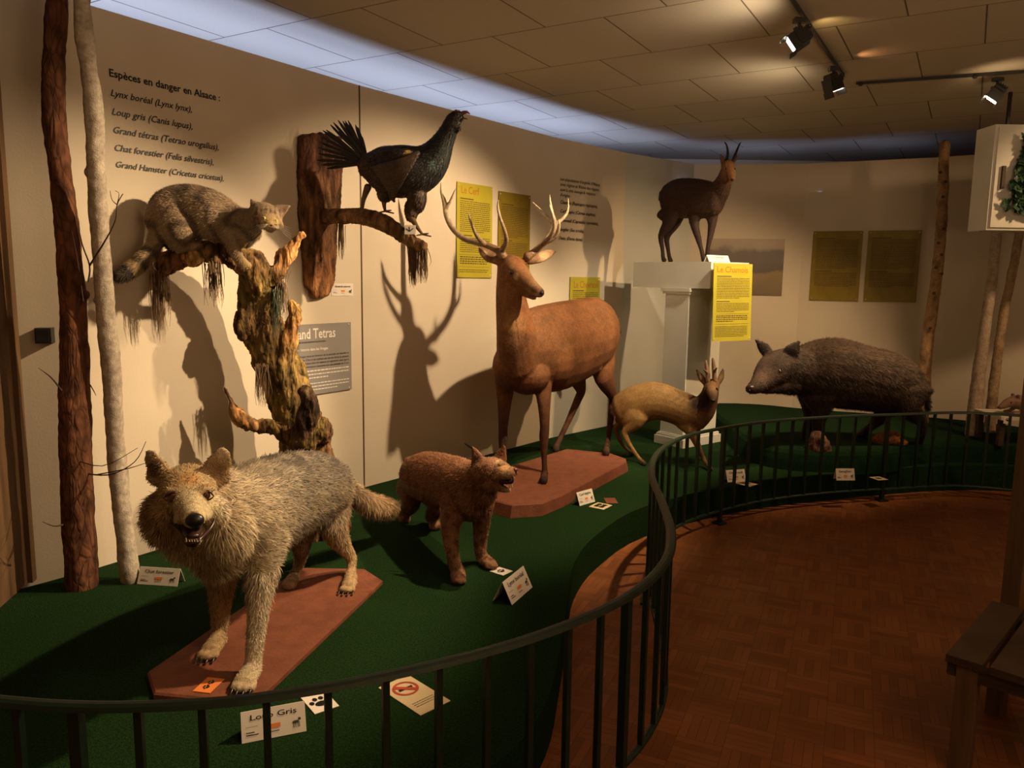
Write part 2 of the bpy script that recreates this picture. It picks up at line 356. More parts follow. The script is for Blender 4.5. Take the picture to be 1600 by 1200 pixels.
def spotlight(top, aim, label, lens, tilt=0):
    top = V(top); t = thing('spotlight', top, label, 'spotlight', None)
    d = (V(aim)-top).normalized()
    mb = MB(); mb.box(top+V((0, 0, -.03)), (V((1,0,0)), V((0,1,0)), V((0,0,1))), (.03, .02, .012)); mb.loft([(top+V((0, 0, -.03)), .009), (top+V((0, 0, -.09)), .009)]); mb.build('bracket', M_['black'], t)
    c = top+V((0, 0, -.125)); s = d.cross(V((0, 0, 1))).normalized(); u = s.cross(d)
    mb = MB(); mb.box(c, (d, s, u), (.042, .046, .042)); mb.box(c-d*.05, (d, s, u), (.010, .035, .03))
    for q in (-.024, -.008, .008, .024): mb.box(c-d*.062+u*q, (d, s, u), (.006, .032, .0025))
    mb.build('housing', M_['black'], t)
    for q in (-1, 1): mb = MB(); mb.box(c+s*.050*q+V((0, 0, .014)), (d, s, u), (.010, .0025, .04)); mb.build('yoke_arm', M_['black'], t)
    for q in (1, -1):
        f = MB(); f.box(c+d*.058+u*.047*q, (d, s, u), (.020, .045, .002)); f.build('barn_door', M_['black'], t)
    mb = MB(); mb.box(c+d*.043, (d, s, u), (.003, .040, .036)); mb.build('lens', lens, t)
    LAMPS.append((c+d*.10, d)); return t
spotlight((1.47, 4.22, CEIL-.02), (-.6, 4.9, 1.5), 'black spotlight seen from behind, first on the ceiling track', M_['lens2'])
spotlight((2.02, 5.12, CEIL-.02), (2.7, 5.3, 1.2), 'black spotlight with glowing lens at the far end of the ceiling track', M_['lens2'])
spotlight((3.19, 5.32, CEIL-.02), (1.6, 6.4, .6), 'bright glowing spotlight alone at the upper right', M_['lens'])

# ------------------------------------------------------------------ lettering
_dg = bpy.context.evaluated_depsgraph_get
_tc = {}
def text_geo(s, size=1, bold=0, shear=0, align='LEFT'):
    key = (s, bold, shear, align)
    if key not in _tc:
        c = bpy.data.curves.new('t', 'FONT'); c.body = s; c.size = 1; c.offset = bold; c.shear = shear; c.align_x = align; c.resolution_u = 2
        o = bpy.data.objects.new('t', c); COL.objects.link(o); bpy.context.view_layer.update()
        me = bpy.data.meshes.new_from_object(o.evaluated_get(_dg()))
        _tc[key] = ([v.co.copy() for v in me.vertices], [tuple(p.vertices) for p in me.polygons])
        bpy.data.objects.remove(o); bpy.data.curves.remove(c); bpy.data.meshes.remove(me)
    v, f = _tc[key]; return [p*size for p in v], f
class Frame:
    """flat panel frame: origin at its lower left corner, right/up in the panel, nrm towards the viewer"""
    def __init__(s, o, r, u, w, h): s.o = V(o); s.r = V(r).normalized(); s.u = V(u).normalized(); s.n = s.r.cross(s.u).normalized(); s.w = w; s.h = h
    def p(s, x, y, z=0): return s.o+s.r*x+s.u*y+s.n*z
    def slab(s, th=.004, off=0):
        mb = MB(); mb.box(s.p(s.w/2, s.h/2, off-th/2), (s.r, s.u, s.n), (s.w/2, s.h/2, th/2)); return mb
def put_text(mb, fr, s, x, y, size, bold=0, shear=0, align='LEFT', z=.0012, maxw=None):
    v, f = text_geo(s, size, bold, shear, align)
    if maxw:
        w = max(p.x for p in v)-min(p.x for p in v)
        if w > 0: k = maxw/w; v = [V((p.x*k, p.y, 0)) for p in v]
    mb.add([fr.p(x+p.x, y+p.y, z) for p in v], f)
def put_rect(mb, fr, x0, y0, x1, y1, z=.0012): mb.add([fr.p(x0, y0, z), fr.p(x1, y0, z), fr.p(x1, y1, z), fr.p(x0, y1, z)], [(0, 1, 2, 3)])
def fine_print(mb, fr, x0, x1, ytop, lines, dy, hh, rnd):      # lines too small to read: strokes the length of words
    y = ytop
    for i in range(lines):
        x = x0; xe = x1-(rnd.random()*.5*(x1-x0) if i == lines-1 else 0)
        while x < xe:
            w = min(rnd.uniform(1.2, 5)*hh*.9, xe-x); put_rect(mb, fr, x, y-hh, x+w, y); x += w+hh*.7
        y -= dy
    return y
def disc(mb, fr, cx, cy, rx, ry, z=.0012, n=14, rot=0):
    c, s_ = math.cos(rot), math.sin(rot)
    mb.add([fr.p(cx+rx*math.cos(2*PI*i/n)*c-ry*math.sin(2*PI*i/n)*s_, cy+rx*math.cos(2*PI*i/n)*s_+ry*math.sin(2*PI*i/n)*c, z) for i in range(n)], [tuple(range(n))])
def ringp(mb, fr, cx, cy, ro, ri, z=.0014, n=28):
    vs = []
    for i in range(n):
        a = 2*PI*i/n; vs += [fr.p(cx+ro*math.cos(a), cy+ro*math.sin(a), z), fr.p(cx+ri*math.cos(a), cy+ri*math.sin(a), z)]
    mb.add(vs, [(2*i, 2*((i+1) % n), 2*((i+1) % n)+1, 2*i+1) for i in range(n)])
def plane_hit(x, y, A, n):
    d = ray(x, y); return CAMP+d*((A-CAMP).dot(n)/d.dot(n))
def wall_frame(i, x0, y0, x1, y1, off=.012):     # left/right px, top/bottom px on wall segment i
    A, B, d, n = seg_frame(i); A = A+n*off
    a = plane_hit(x0, y0, A, n); b = plane_hit(x1, y0, A, n); c = plane_hit(x0, y1, A, n); e = plane_hit(x1, y1, A, n)
    l = (a+c)/2; r = (b+e)/2; l.z = r.z = 0
    z0 = (c.z+e.z)/2; z1 = (a.z+b.z)/2
    w = (r-l).dot(d); return Frame(V((l.x, l.y, z0)), d, (0, 0, 1), w, z1-z0)
rnd = random.Random(3)
LATIN = None
# wall lettering, left
def wall_text(i, px, label, rows, inkmat=M_['ink']):
    """rows: (text, x px, y px baseline, x end px, bold, shear)"""
    A, B, d, n = seg_frame(i); A2 = A+n*.003
    fr = Frame(V((A.x, A.y, 0))+n*.003, d, (0, 0, 1), 1, 1)
    root = None
    for s, x, y, xe, ye, bold, shear in rows:
        a = plane_hit(x, y, A2, n); b = plane_hit(xe, ye, A2, n)
        z = (a.z+b.z)/2; w = (b-a).dot(d)
        if root is None: root = thing('wall_lettering', V((a.x, a.y, z)), label, 'lettering')
        v, f = text_geo(s, 1, bold, shear); ww = max(p.x for p in v)-min(p.x for p in v); k = w/ww
        x_ = (a-fr.o).dot(d); mb = MB()
        mb.add([fr.p(x_+p.x*k, z+p.y*k, .001) for p in v], f); mb.build('text_line', inkmat, root)
    return root
wall_text(1, None, 'black wall lettering listing five endangered species above the wildcat', [
    ('Espèces en danger en Alsace :', 170, 120, 343, 157, .02, 0),
    ('Lynx boréal (Lynx lynx),', 172, 150, 299, 175, .011, .3),
    ('Loup gris (Canis lupus),', 174, 180, 300, 201, .011, .3),
    ('Grand tétras (Tetrao urogallus),', 176, 209, 340, 233, .011, .3),
    ('Chat forestier (Felis silvestris),', 178, 237, 332, 256, .011, .3),
    ('Grand Hamster (Cricetus cricetus),', 180, 264, 348, 280, .011, .3)])
wall_text(3, None, 'black wall lettering about hoofed game behind the stag antlers', [
    ('Les populations d\'ongulés d\'Alsace', 875, 282, 937, 291, .004, .2), ('sous régime et Rhône des régions', 875, 290, 936, 299, .004, .2),
    ('suivi à côté sauvage & respecte', 875, 298, 930, 306, .004, .2), ('d\'origine :', 875, 306, 892, 309, .004, .2),
    ('Chamois (Rupicapra rupicapra),', 875, 318, 933, 325, .012, .3), ('Cerf élaphe (Cervus elaphus),', 875, 332, 930, 338, .012, .3),
    ('Chevreuil (Capreolus capreolus),', 874, 346, 934, 352, .012, .3), ('Sanglier (Sus scrofa),', 874, 360, 912, 364, .012, .3), ('Daim, (Dama dama).', 873, 374, 910, 377, .012, .3)])

def sign(name, fr, m, label, cat, title=None, tm=None, body=None, group=None, holes=True, th=.006):
    t = thing(name, fr.p(fr.w/2, 0, -.003), label, cat, group)
    fr.slab(th).build('panel', m, t)
    if title:
        mb = MB(); put_text(mb, fr, title[0], title[1]*fr.w, title[2]*fr.h, title[3]*fr.h, title[4], 0, maxw=title[5]*fr.w); mb.build('title', tm, t)
    if body:
        mb = MB(); body(mb, fr); mb.build('body_text', M_['brownink'] if m is not M_['greypanel'] else M_['ink'], t)
    if holes:
        for x, y in ((.04, .03), (.96, .03), (.04, .97), (.96, .97)):
            mb = MB(); mb.ball(fr.p(x*fr.w, y*fr.h, .001), (.006, .006, .004)); mb.build('screw', M_['card'], t)
    return t
def ybody(lines1, top=.84, box=True):
    def f(mb, fr):
        w, h = fr.w, fr.h; hh = h*.008; dy = h*.021
        y = top*h; put_rect(mb, fr, .08*w, y-hh*1.3, .45*w, y); y -= dy*1.3
        y = fine_print(mb, fr, .08*w, .93*w, y, lines1, dy, hh, rnd)
        y -= dy; put_rect(mb, fr, .08*w, y-hh*1.3, .42*w, y); y -= dy*1.3
        y = fine_print(mb, fr, .08*w, .93*w, y, lines1//2, dy, hh, rnd); y -= dy*.6
        if box and y > .2*h:
            for yy in (y, y-.13*h): put_rect(mb, fr, .05*w, yy-.003*h, .93*w, yy)
            fine_print(mb, fr, .08*w, .9*w, y-.02*h, 4, dy*1.1, hh*1.4, rnd)
            y -= .16*h; fine_print(mb, fr, .06*w, .9*w, y, max(1, int((y-.03*h)/dy)), dy, hh, rnd)
    return f
sign('information_panel', wall_frame(2, 714, 288, 769, 434), M_['yellow'], 'yellow panel headed Le Cerf, left of two on the wall above the stag', 'sign', ('Le Cerf', .1, .89, .11, .006, .5), M_['titleink'], ybody(16))
sign('information_panel', wall_frame(2, 779, 302, 828, 432), M_['olive'], 'yellow text panel painted as if shaded, right of the Le Cerf panel behind the antlers', 'sign', None, None, ybody(18, .86))
sign('information_panel', wall_frame(3, 890, 433, 936, 560), M_['yellow'], 'small yellow panel headed Le Chevreuil half hidden behind the stag\'s back', 'sign', ('Le Chevreuil', .1, .87, .12, .006, .82), M_['titleink'], ybody(14))
sign('information_panel', wall_frame(6, 1268, 361, 1345, 470), M_['olive'], 'yellow text panel painted as if shaded, left one of the pair on the back wall above the boar', 'sign', None, None, ybody(20, .9))
sign('information_panel', wall_frame(6, 1353, 360, 1436, 472), M_['olive'], 'yellow text panel painted as if shaded, right one of the pair beside the spotted trunk', 'sign', None, None, ybody(20, .9))
# grey Grand Tetras board
fr = wall_frame(1, 437, 506, 549, 616)
gt = sign('information_panel', fr, M_['greypanel'], 'grey panel headed Grand Tetras on the wall behind the snag', 'sign', ('Grand Tetras', .10, .80, .20, .014, .66), M_['white_ink'])
mb = MB(); w, h = fr.w, fr.h
put_text(mb, fr, 'Tetrao urogallus, ou aussi puissante Coq de bruyère', .12*w, .74*h, .045*h, .004, 0, maxw=.50*w)
rows = ['varie dans les Vosges varie en fonction de la période sur laquelle se', 'situent les populations. C\'est ce qui explique que sur une durée de plusieurs', 'années Klaus Muller le place dans les espèces en régression, alors que la', 'LPO indique une augmentation constante sur une période de 5 ans.']
for i, s in enumerate(rows): put_text(mb, fr, s, .06*w, (.54-.05*i)*h, .042*h, .003, 0, maxw=.90*w)
mb.build('body_text', M_['ink'], gt)
mb = MB(); put_text(mb, fr, 'Son histoire dans les Vosges', .2*w, .63*h, .055*h, .01, 0, maxw=.45*w); mb.build('subtitle', M_['white_ink'], gt)
for q_, dy_, hh_ in ((.35, .05, .016), (.17, .045, .014)): mb = MB(); fine_print(mb, fr, .06*w, .96*w, q_*h, 3, dy_*h, hh_*h, rnd); mb.build('body_text', M_['white_ink'], gt)

# landscape photograph on the back wall
fr = wall_frame(5, 1108, 373, 1224, 461)
def landscape_mat():
    m = bpy.data.materials.new('landscape_print'); m.use_nodes = True; nt = m.node_tree; N = nt.nodes; L = nt.links
    b = N['Principled BSDF']; b.inputs['Roughness'].default_value = .6
    tc = N.new('ShaderNodeTexCoord'); sp_ = N.new('ShaderNodeSeparateXYZ'); L.new(tc.outputs['Object'], sp_.inputs[0])
    nz = N.new('ShaderNodeTexNoise'); nz.inputs['Scale'].default_value = 5; nz.inputs['Detail'].default_value = 5; L.new(tc.outputs['Object'], nz.inputs['Vector'])
    ma = N.new('ShaderNodeMath'); ma.operation = 'MULTIPLY_ADD'; ma.inputs[1].default_value = .16; L.new(nz.outputs['Fac'], ma.inputs[0]); L.new(sp_.outputs['Z'], ma.inputs[2])
    mr = N.new('ShaderNodeMapRange'); mr.inputs[1].default_value = .06; mr.inputs[2].default_value = fr.h+.06; L.new(ma.outputs[0], mr.inputs[0])
    cr = N.new('ShaderNodeValToRGB'); e = cr.color_ramp.elements
    e[0].position = 0; e[0].color = (.13, .085, .05, 1); e[1].position = 1; e[1].color = (.40, .32, .24, 1)
    for p, c in ((.2, (.17, .115, .055)), (.42, (.22, .15, .07)), (.47, (.10, .075, .06)), (.62, (.13, .105, .095)), (.82, (.15, .12, .11)), (.9, (.34, .28, .21))):
        x = e.new(p); x.color = (*c, 1)
    L.new(mr.outputs[0], cr.inputs[0]); L.new(cr.outputs[0], b.inputs['Base Color']); return m
pt = thing('landscape_photograph', fr.p(fr.w/2, 0, 0), 'misty hills and meadow photograph on the back wall behind the chamois panel', 'picture')
fr.slab(.004).build('print', landscape_mat(), pt)

# ------------------------------------------------------------------ plinth with the chamois
NC = V((1.575, 6.2, 0)); dl = V((-.61, .78, 0)).normalized(); dr = V((.78, .61, 0)).normalized(); UZ = V((0, 0, 1))
PT = 1.755; PB = 1.54
pli = thing('display_plinth', (1.56, 6.68, GZ), 'cream square plinth with thick top slab on a pillar under the chamois', 'plinth')
def rb(mb, near, a, b, z0, z1): c = near+dl*a/2+dr*b/2; c.z = (z0+z1)/2; mb.box(c, (dl, dr, UZ), (a/2, b/2, (z1-z0)/2))
mb = MB(); rb(mb, NC, .84, .50, PB, PT); mb.build('top_slab', M_['trimw'], pli)
NP = V((1.45, 6.38, 0))
mb = MB(); rb(mb, NP, .25, .44, GZ, PB); mb.build('pillar', M_['trimw'], pli)
mb = MB(); e = .02
for z0, z1, ee in ((PB-.03, PB, .03), (PB-.05, PB-.03, .018)): rb(mb, NP-dl*ee-dr*ee, .25+2*ee, .44+2*ee, z0, z1)
mb.build('capital', M_['trimw'], pli)
mb = MB()
for z0, z1, ee in ((GZ, GZ+.07, .035), (GZ+.07, GZ+.09, .022), (GZ+.09, GZ+.1, .012)): rb(mb, NP-dl*ee-dr*ee, .25+2*ee, .44+2*ee, z0, z1)
mb.build('base_moulding', M_['trimw'], pli)
# yellow chamois panel hung on its right face
a = at(1114, 411, 6.17); b = at(1174, 411, 6.4); c = at(1103, 534, 6.10)
r = (b-a); r.z = 0; hgt = (a.z-c.z)
org = V((a.x, a.y, a.z-hgt))-V((.0, .04, 0)); nrm = r.normalized().cross(UZ)
tiltu = (V((0, 0, 1))+nrm*-.035).normalized()
frp = Frame(org+nrm*.02, r, tiltu, r.length, hgt)
sign('information_panel', frp, M_['yellow'], 'bright yellow panel headed Le Chamois hanging from the plinth slab', 'sign', ('Le Chamois', .07, .885, .11, .006, .8), M_['titleink'], ybody(13))

# ------------------------------------------------------------------ label cards
def printed(t, fr, title, size=.2, animal=True):
    mb = MB(); w, h = fr.w, fr.h
    put_text(mb, fr, title, .5*w, .68*h, size*h, .008, 0, 'CENTER', maxw=min(.72, .085*len(title))*w); mb.build('title', M_['ink'], t); mb = MB()
    put_rect(mb, fr, .07*w, .28*h, .2*w, .31*h); put_rect(mb, fr, .07*w, .2*h, .26*w, .23*h); put_rect(mb, fr, .07*w, .47*h, .25*w, .48*h); put_rect(mb, fr, .42*w, .2*h, .58*w, .225*h)
    mb.build('fine_print', M_['ink'], t)
    mb = MB(); put_rect(mb, fr, .42*w, .32*h, .6*w, .46*h); mb.build('orange_mark', M_['orange'], t)
    if animal:
        mb = MB(); disc(mb, fr, .84*w, .38*h, .055*w, .05*h, n=10); disc(mb, fr, .90*w, .46*h, .025*w, .05*h, n=8)
        for q in (.80, .83, .87, .89): put_rect(mb, fr, q*w, .2*h, (q+.012)*w, .36*h)
        mb.build('animal_drawing', M_['greenmoss'], t)
def tent_card(pl, pr, h, title, label, lean=.35, gzv=GZ, name='label_card'):
    """folded card standing on its long edges; pl/pr = px of the front bottom corners"""
    a = gz(*pl, gzv); b = gz(*pr, gzv); r = (b-a); r.z = 0; w = r.length; r.normalize(); n = r.cross(UZ)
    u = (UZ-n*lean).normalized(); fr = Frame(a+V((0, 0, .0015)), r, u, w, h)
    t = thing(name, (a+b)/2, label, 'label card')
    mb = fr.slab(.0015); top = fr.p(w/2, h, -.001); ub = (UZ+n*lean).normalized(); hb = h
    mb.box(top-ub*hb/2, (r, ub, r.cross(ub)), (w/2, hb/2, .0008)); mb.build('folded_card', M_['card'], t)
    printed(t, fr, title, .26)
    return t
tent_card((378, 1163), (479, 1143), .088, 'Loup Gris', 'white card reading Loup Gris on the carpet behind the near fence', .45)
tent_card((214, 913), (277, 917), .078, 'Chat forestier', 'white card reading Chat forestier at the foot of the pale trunk', .45)
tent_card((800, 946), (832, 918), .105, 'Lynx boréal', 'white card reading Lynx boréal in front of the lynx', .5)
tent_card((906, 791), (930, 784), .085, 'Cerf élaphe', 'white card reading Cerf élaphe beside the stag\'s red board', .4)
tent_card((1137, 754), (1166, 752), .085, 'Chevreuil', 'white card reading Chevreuil right of the roe deer\'s front hoof', .4)
tent_card((1307, 751), (1336, 751), .085, 'Sanglier', 'white card reading Sanglier in front of the boar\'s mound', .3)
# chamois card on the slab edge
a = at(1108, 410, 6.30); b = at(1141, 410, 6.45); a.z = b.z = PT; r = b-a; w = r.length; r.normalize(); n = r.cross(UZ); u = (UZ-n*.5).normalized()
fr = Frame(a+V((0, 0, .001)), r, u, w, .062); t = thing('label_card', (a+b)/2, 'white folded card reading Chamois on the plinth in front of the chamois', 'label card')
mb = fr.slab(.0015); ub = (UZ+n*.5).normalized(); mb.box(fr.p(w/2, .062, -.001)-ub*.031, (r, ub, r.cross(ub)), (w/2, .031, .0008)); mb.build('folded_card', M_['card'], t)
mb = MB(); put_text(mb, fr, 'Chamois', .5*w, .55*fr.h, .4*fr.h, .004, 0, 'CENTER', maxw=.5*w); mb.build('lettering', M_['ink'], t)
# Grand tetras card on the wall
fr = wall_frame(1, 518, 443, 552, 462, .004); t = thing('label_card', fr.p(fr.w/2, 0), 'white card reading Grand tétras on the wall beside the hanging bark slab', 'label card')
fr.slab(.002).build('card', M_['card'], t); printed(t, fr, 'Grand tétras', .27)
def paw(mb, fr, cx, cy, s, z=.0012):
    disc(mb, fr, cx, cy-s*.25, s*.42, s*.32, z)
    for dx, dy in ((-.55, .05), (-.2, .42), (.22, .42), (.56, .05)): disc(mb, fr, cx+dx*s, cy+dy*s, s*.17, s*.23, z, 10)
def flat_card(name, pts, z, m, label, cat='card', marks=None, ink=None, part='paw_print'):
    """flat card lying on a level surface; pts: px of origin corner, right corner, far (up) corner"""
    a, b, c = (gz(*p, z) for p in pts); r = b-a; u = c-a; w = r.length; h = u.length; r.normalize(); u = (u-u.dot(r)*r).normalized()
    if r.cross(u).z < 0: raise ValueError(label)
    fr = Frame(a+V((0, 0, .003)), r, u, w, h); t = thing(name, fr.p(w/2, h/2, -.002), label, cat); fr.slab(.002).build('card', m, t)
    if marks: mb = MB(); marks(mb, fr); mb.build(part, ink or M_['ink'], t)
    return t, fr
flat_card('paw_print_card', [(492, 1117), (530, 1104), (468, 1090)], GZ, M_['card'], 'white card with black paw prints lying beside the Loup Gris card', 'card', lambda mb, fr: paw(mb, fr, fr.w*.5, fr.h*.46, fr.w*.58))
flat_card('paw_print_card', [(786, 900), (801, 893), (766, 893)], GZ, M_['card'], 'small white paw print card on the carpet by the lynx front paw', 'card', lambda mb, fr: paw(mb, fr, fr.w*.5, fr.h*.5, min(fr.w, fr.h)*.4))
t, fr = flat_card('track_card', [(943, 797), (957, 790), (928, 790)], GZ, M_['cream'], 'cream card with hoof prints right of the Cerf élaphe card', 'card', lambda mb, fr: [disc(mb, fr, fr.w*q, fr.h*r_, fr.w*.07, fr.h*.17) for q in (.3, .45, .62, .77) for r_ in (.35, .7)], part='hoof_print')
flat_card('track_card', [(1172, 761), (1184, 757), (1160, 753)], GZ, M_['cream'], 'small flat cream card right of the Chevreuil card', 'card', lambda mb, fr: [disc(mb, fr, fr.w*q, fr.h*.5, fr.w*.1, fr.h*.25) for q in (.35, .6)], part='hoof_print')
flat_card('track_card', [(1372, 751), (1388, 750), (1366, 746)], GZ, M_['cream'], 'small flat cream card right of the Sanglier card', 'card', lambda mb, fr: [disc(mb, fr, fr.w*q, fr.h*.5, fr.w*.1, fr.h*.25) for q in (.35, .6)], part='hoof_print')
t, fr = flat_card('track_card', [(948, 787), (966, 787), (952, 779)], GZ, M_['boardred'], 'small dull red slip of card behind the hoof print card', 'card')
# no smoking notice
t, fr = flat_card('no_smoking_notice', [(657, 1119), (704, 1096), (588, 1077)], GZ, M_['cream'], 'cream no smoking notice lying on the carpet behind the near fence', 'sign')
w, h = fr.w, fr.h
cx, cy = .5*w, .70*h; ro = .36*w
mb = MB(); ringp(mb, fr, cx, cy, ro, ro*.8)
vd = V((1, 1, 0)).normalized(); s_ = ro*.85
mb.add([fr.p(cx-s_*.72-.006, cy+s_*.72-.006, .0016), fr.p(cx-s_*.72+.006, cy+s_*.72+.006, .0016), fr.p(cx+s_*.72+.006, cy-s_*.72+.006, .0016), fr.p(cx+s_*.72-.006, cy-s_*.72-.006, .0016)], [(3, 2, 1, 0)]); mb.build('prohibition_ring', M_['red'], t)
mb = MB(); put_rect(mb, fr, cx-ro*.6, cy-.006, cx+ro*.45, cy+.006); put_rect(mb, fr, cx+ro*.48, cy-.006, cx+ro*.6, cy+.006); mb.build('cigarette', M_['ink'], t)
mb = MB(); fine_print(mb, fr, .15*w, .85*w, .3*h, 3, .05*h, .012*h, rnd); mb.build('body_text', M_['brownink'], t)
# ------------------------------------------------------------------ organic bodies
from mathutils.bvhtree import BVHTree
M_['hide'] = attr_mat('animal_coat', .7, 70, .22, .35, 220, .15)
M_['fur'] = attr_mat('fur_strands', .65, 60, .18, 0, 100, .25)
M_['barkm'] = bark_mat()
M_['feather'] = attr_mat('feathers', .5, 60, .3, .3, 120, .4)
M_['antlerm'] = attr_mat('antler_bone', .45, 40, .25, .4, 90, .35)
M_['mouth'] = mat('dark_mouth', (.035, .010, .008), rough=.35, spec=.5); M_['tooth'] = mat('ivory', (.55, .45, .28), rough=.35, spec=.5); M_['tongue'] = mat('tongue', (.16, .04, .035), rough=.35, spec=.5)
def remesh(mb, vox, sm):
    me = bpy.data.meshes.new('r'); me.from_pydata([tuple(v) for v in mb.v], [], mb.f); me.update()
    bm = bmesh.new(); bm.from_mesh(me); bmesh.ops.recalc_face_normals(bm, faces=bm.faces); bm.to_mesh(me); bm.free()
    o = bpy.data.objects.new('r', me); COL.objects.link(o)
    m = o.modifiers.new('r', 'REMESH'); m.mode = 'VOXEL'; m.voxel_size = vox
    if sm: s = o.modifiers.new('s', 'SMOOTH'); s.iterations = sm; s.factor = .5
    bpy.context.view_layer.update()
    out = bpy.data.meshes.new_from_object(o.evaluated_get(_dg()))
    bpy.data.objects.remove(o); bpy.data.meshes.remove(me)
    return out
def arr(me, what='co'):
    n = len(me.vertices); a = np.empty(n*3, dtype=np.float32); me.vertices.foreach_get(what, a); return a.reshape(n, 3)
STAND = ('wolf', 'lynx', 'red_deer', 'roe_deer', 'chamois', 'wild_boar', 'marten')
class Body:
    def __init__(s, lat): s.mb = MB(); s.lat = V(lat).normalized(); s.cp = []; s.spots = []
    def loft(s, pts, col, fur=.02, lat=None, seg=16, sub=3, w=1.0, sq=2.0):
        """pts: (point, half width, half height[, colour[, fur length]])"""
        s.mb.loft([p[:3] for p in pts], lat=V(lat).normalized() if lat else s.lat, seg=seg, sub=sub, sq=sq)
        n = len(pts)
        for i, p in enumerate(pts):
            c = p[3] if len(p) > 3 and p[3] else col; f = p[4] if len(p) > 4 else fur
            s.cp.append((V(p[0]), max(p[1], p[2] or p[1]), c, f, w))
            if i < n-1:
                q = pts[i+1]; c2 = q[3] if len(q) > 3 and q[3] else col; f2 = q[4] if len(q) > 4 else fur
                s.cp.append(((V(p[0])+V(q[0]))/2, (max(p[1], p[2] or p[1])+max(q[1], q[2] or q[1]))/2, tuple((a+b)/2 for a, b in zip(c, c2)), (f+f2)/2, w))
    def ball(s, c, r, col, fur=.02, ax=None, w=1.0):
        s.mb.ball(c, r, ax, 14, 10); s.cp.append((V(c), max(r) if hasattr(r, '__len__') else r, col, fur, w))
    def spot(s, p, r, col, k=1.0, fur=None): s.spots.append((V(p), r, col, k, fur))
    def mark(s, px, py, r, col, k=1.0, fur=None): s.spots.append(((px, py), r, col, k, fur))
    def grow(s, vox=.008, sm=4, func=None, disp=None):
        s.me = remesh(s.mb, vox, sm); co = arr(s.me)
        if disp is not None:
            no = arr(s.me, 'normal')
            d = np.array([disp(V(c)) for c in co], dtype=np.float32); co = co+no*d[:, None]
            s.me.vertices.foreach_set('co', co.ravel()); s.me.update()
        s.me.polygons.foreach_set('use_smooth', [True]*len(s.me.polygons)); s.me.update()
        s.co = arr(s.me); s.no = arr(s.me, 'normal')
        s.bvh = BVHTree.FromPolygons([V(c) for c in s.co], [tuple(p.vertices) for p in s.me.polygons])
        P = np.array([c[0] for c in s.cp]); R = np.array([max(c[1], .02) for c in s.cp]); C = np.array([list(c[2])+[c[3]] for c in s.cp]); W = np.array([c[4] for c in s.cp])
        out = np.zeros((len(co), 4))
        for a in range(0, len(co), 20000):
            d = np.linalg.norm(s.co[a:a+20000, None, :]-P[None], axis=2)/R[None]
            w = W[None]*np.exp(-3.2*(d-d.min(axis=1, keepdims=True)))
            out[a:a+20000] = (w@C)/w.sum(axis=1, keepdims=True)
        for p, r, col, k, fur in s.spots:
            if len(p) == 2: p = s.hit(*p)[0]
            d = np.linalg.norm(s.co-np.array(p), axis=1)/r; w = (np.clip(1.35-d, 0, .7)/.7*k)[:, None]
            out[:, :3] = out[:, :3]*(1-w)+np.array(col)*w
            if fur is not None: out[:, 3:] = out[:, 3:]*(1-w)+fur*w
        if func: out = func(s.co, s.no, out)
        s.col = out
    def hit(s, px, py, lift=0):
        d = ray(px, py).normalized(); h = s.bvh.ray_cast(CAMP, d)
        if h[0] is None: h = s.bvh.find_nearest(CAMP+d*(V(s.cp[0][0])-CAMP).length)
        return h[0]+h[1]*lift, h[1]
    def build(s, name, m, parent):
        off = wloc(parent) if parent is not None else V((0, 0, 0))
        co = s.co-np.array(off, dtype=np.float32)
        if parent is not None and parent.name in STAND: co[:, 2] = np.maximum(co[:, 2], .0015)
        s.me.vertices.foreach_set('co', co.ravel())
        a = s.me.color_attributes.new('Col', 'FLOAT_COLOR', 'POINT'); c4 = np.ones((len(co), 4), dtype=np.float32); c4[:, :3] = np.clip(s.col[:, :3], 0, 1); a.data.foreach_set('color', c4.ravel())
        s.me.materials.clear(); s.me.materials.append(m); s.me.name = name; s.me.update()
        o = bpy.data.objects.new(name, s.me); return link(o, parent)
    def fur(s, parent, n, flow, width=.0022, lift=.35, jit=.25, cj=.25, tip=1.25, name='fur', gravity=.15):
        """flow(co)->(n,3) direction the coat lies in"""
        me = s.me; me.calc_loop_triangles(); nt = len(me.loop_triangles); T = np.empty(nt*3, dtype=np.int32); me.loop_triangles.foreach_get('vertices', T); T = T.reshape(nt, 3)
        A, B, C = s.co[T[:, 0]], s.co[T[:, 1]], s.co[T[:, 2]]
        fl = s.col[T, 3].mean(axis=1)
        ar = np.linalg.norm(np.cross(B-A, C-A), axis=1)*(fl > .002)
        ix = np.random.choice(nt, n, p=ar/ar.sum()); u = np.random.rand(n, 2); f = u.sum(axis=1) > 1; u[f] = 1-u[f]
        u = u[:, :, None]; p = A[ix]+(B[ix]-A[ix])*u[:, 0]+(C[ix]-A[ix])*u[:, 1]
        N = s.no[T[ix]].mean(axis=1); N /= np.linalg.norm(N, axis=1, keepdims=True)+1e-9
        D = np.array(flow(p)); D = np.broadcast_to(D, p.shape).copy(); D[:, 2] -= gravity
        D -= (D*N).sum(axis=1, keepdims=True)*N; D /= np.linalg.norm(D, axis=1, keepdims=True)+1e-9
        D = D+N*lift+np.random.randn(n, 3)*jit; D /= np.linalg.norm(D, axis=1, keepdims=True)
        L = s.col[T[ix], 3].mean(axis=1)*(.6+.6*np.random.rand(n)); L = L[:, None]
        side = np.cross(D, N); side /= np.linalg.norm(side, axis=1, keepdims=True)+1e-9; w = width*(.6+.8*np.random.rand(n, 1))
        bend = D*.5+np.array([[0, 0, -.12]]); 
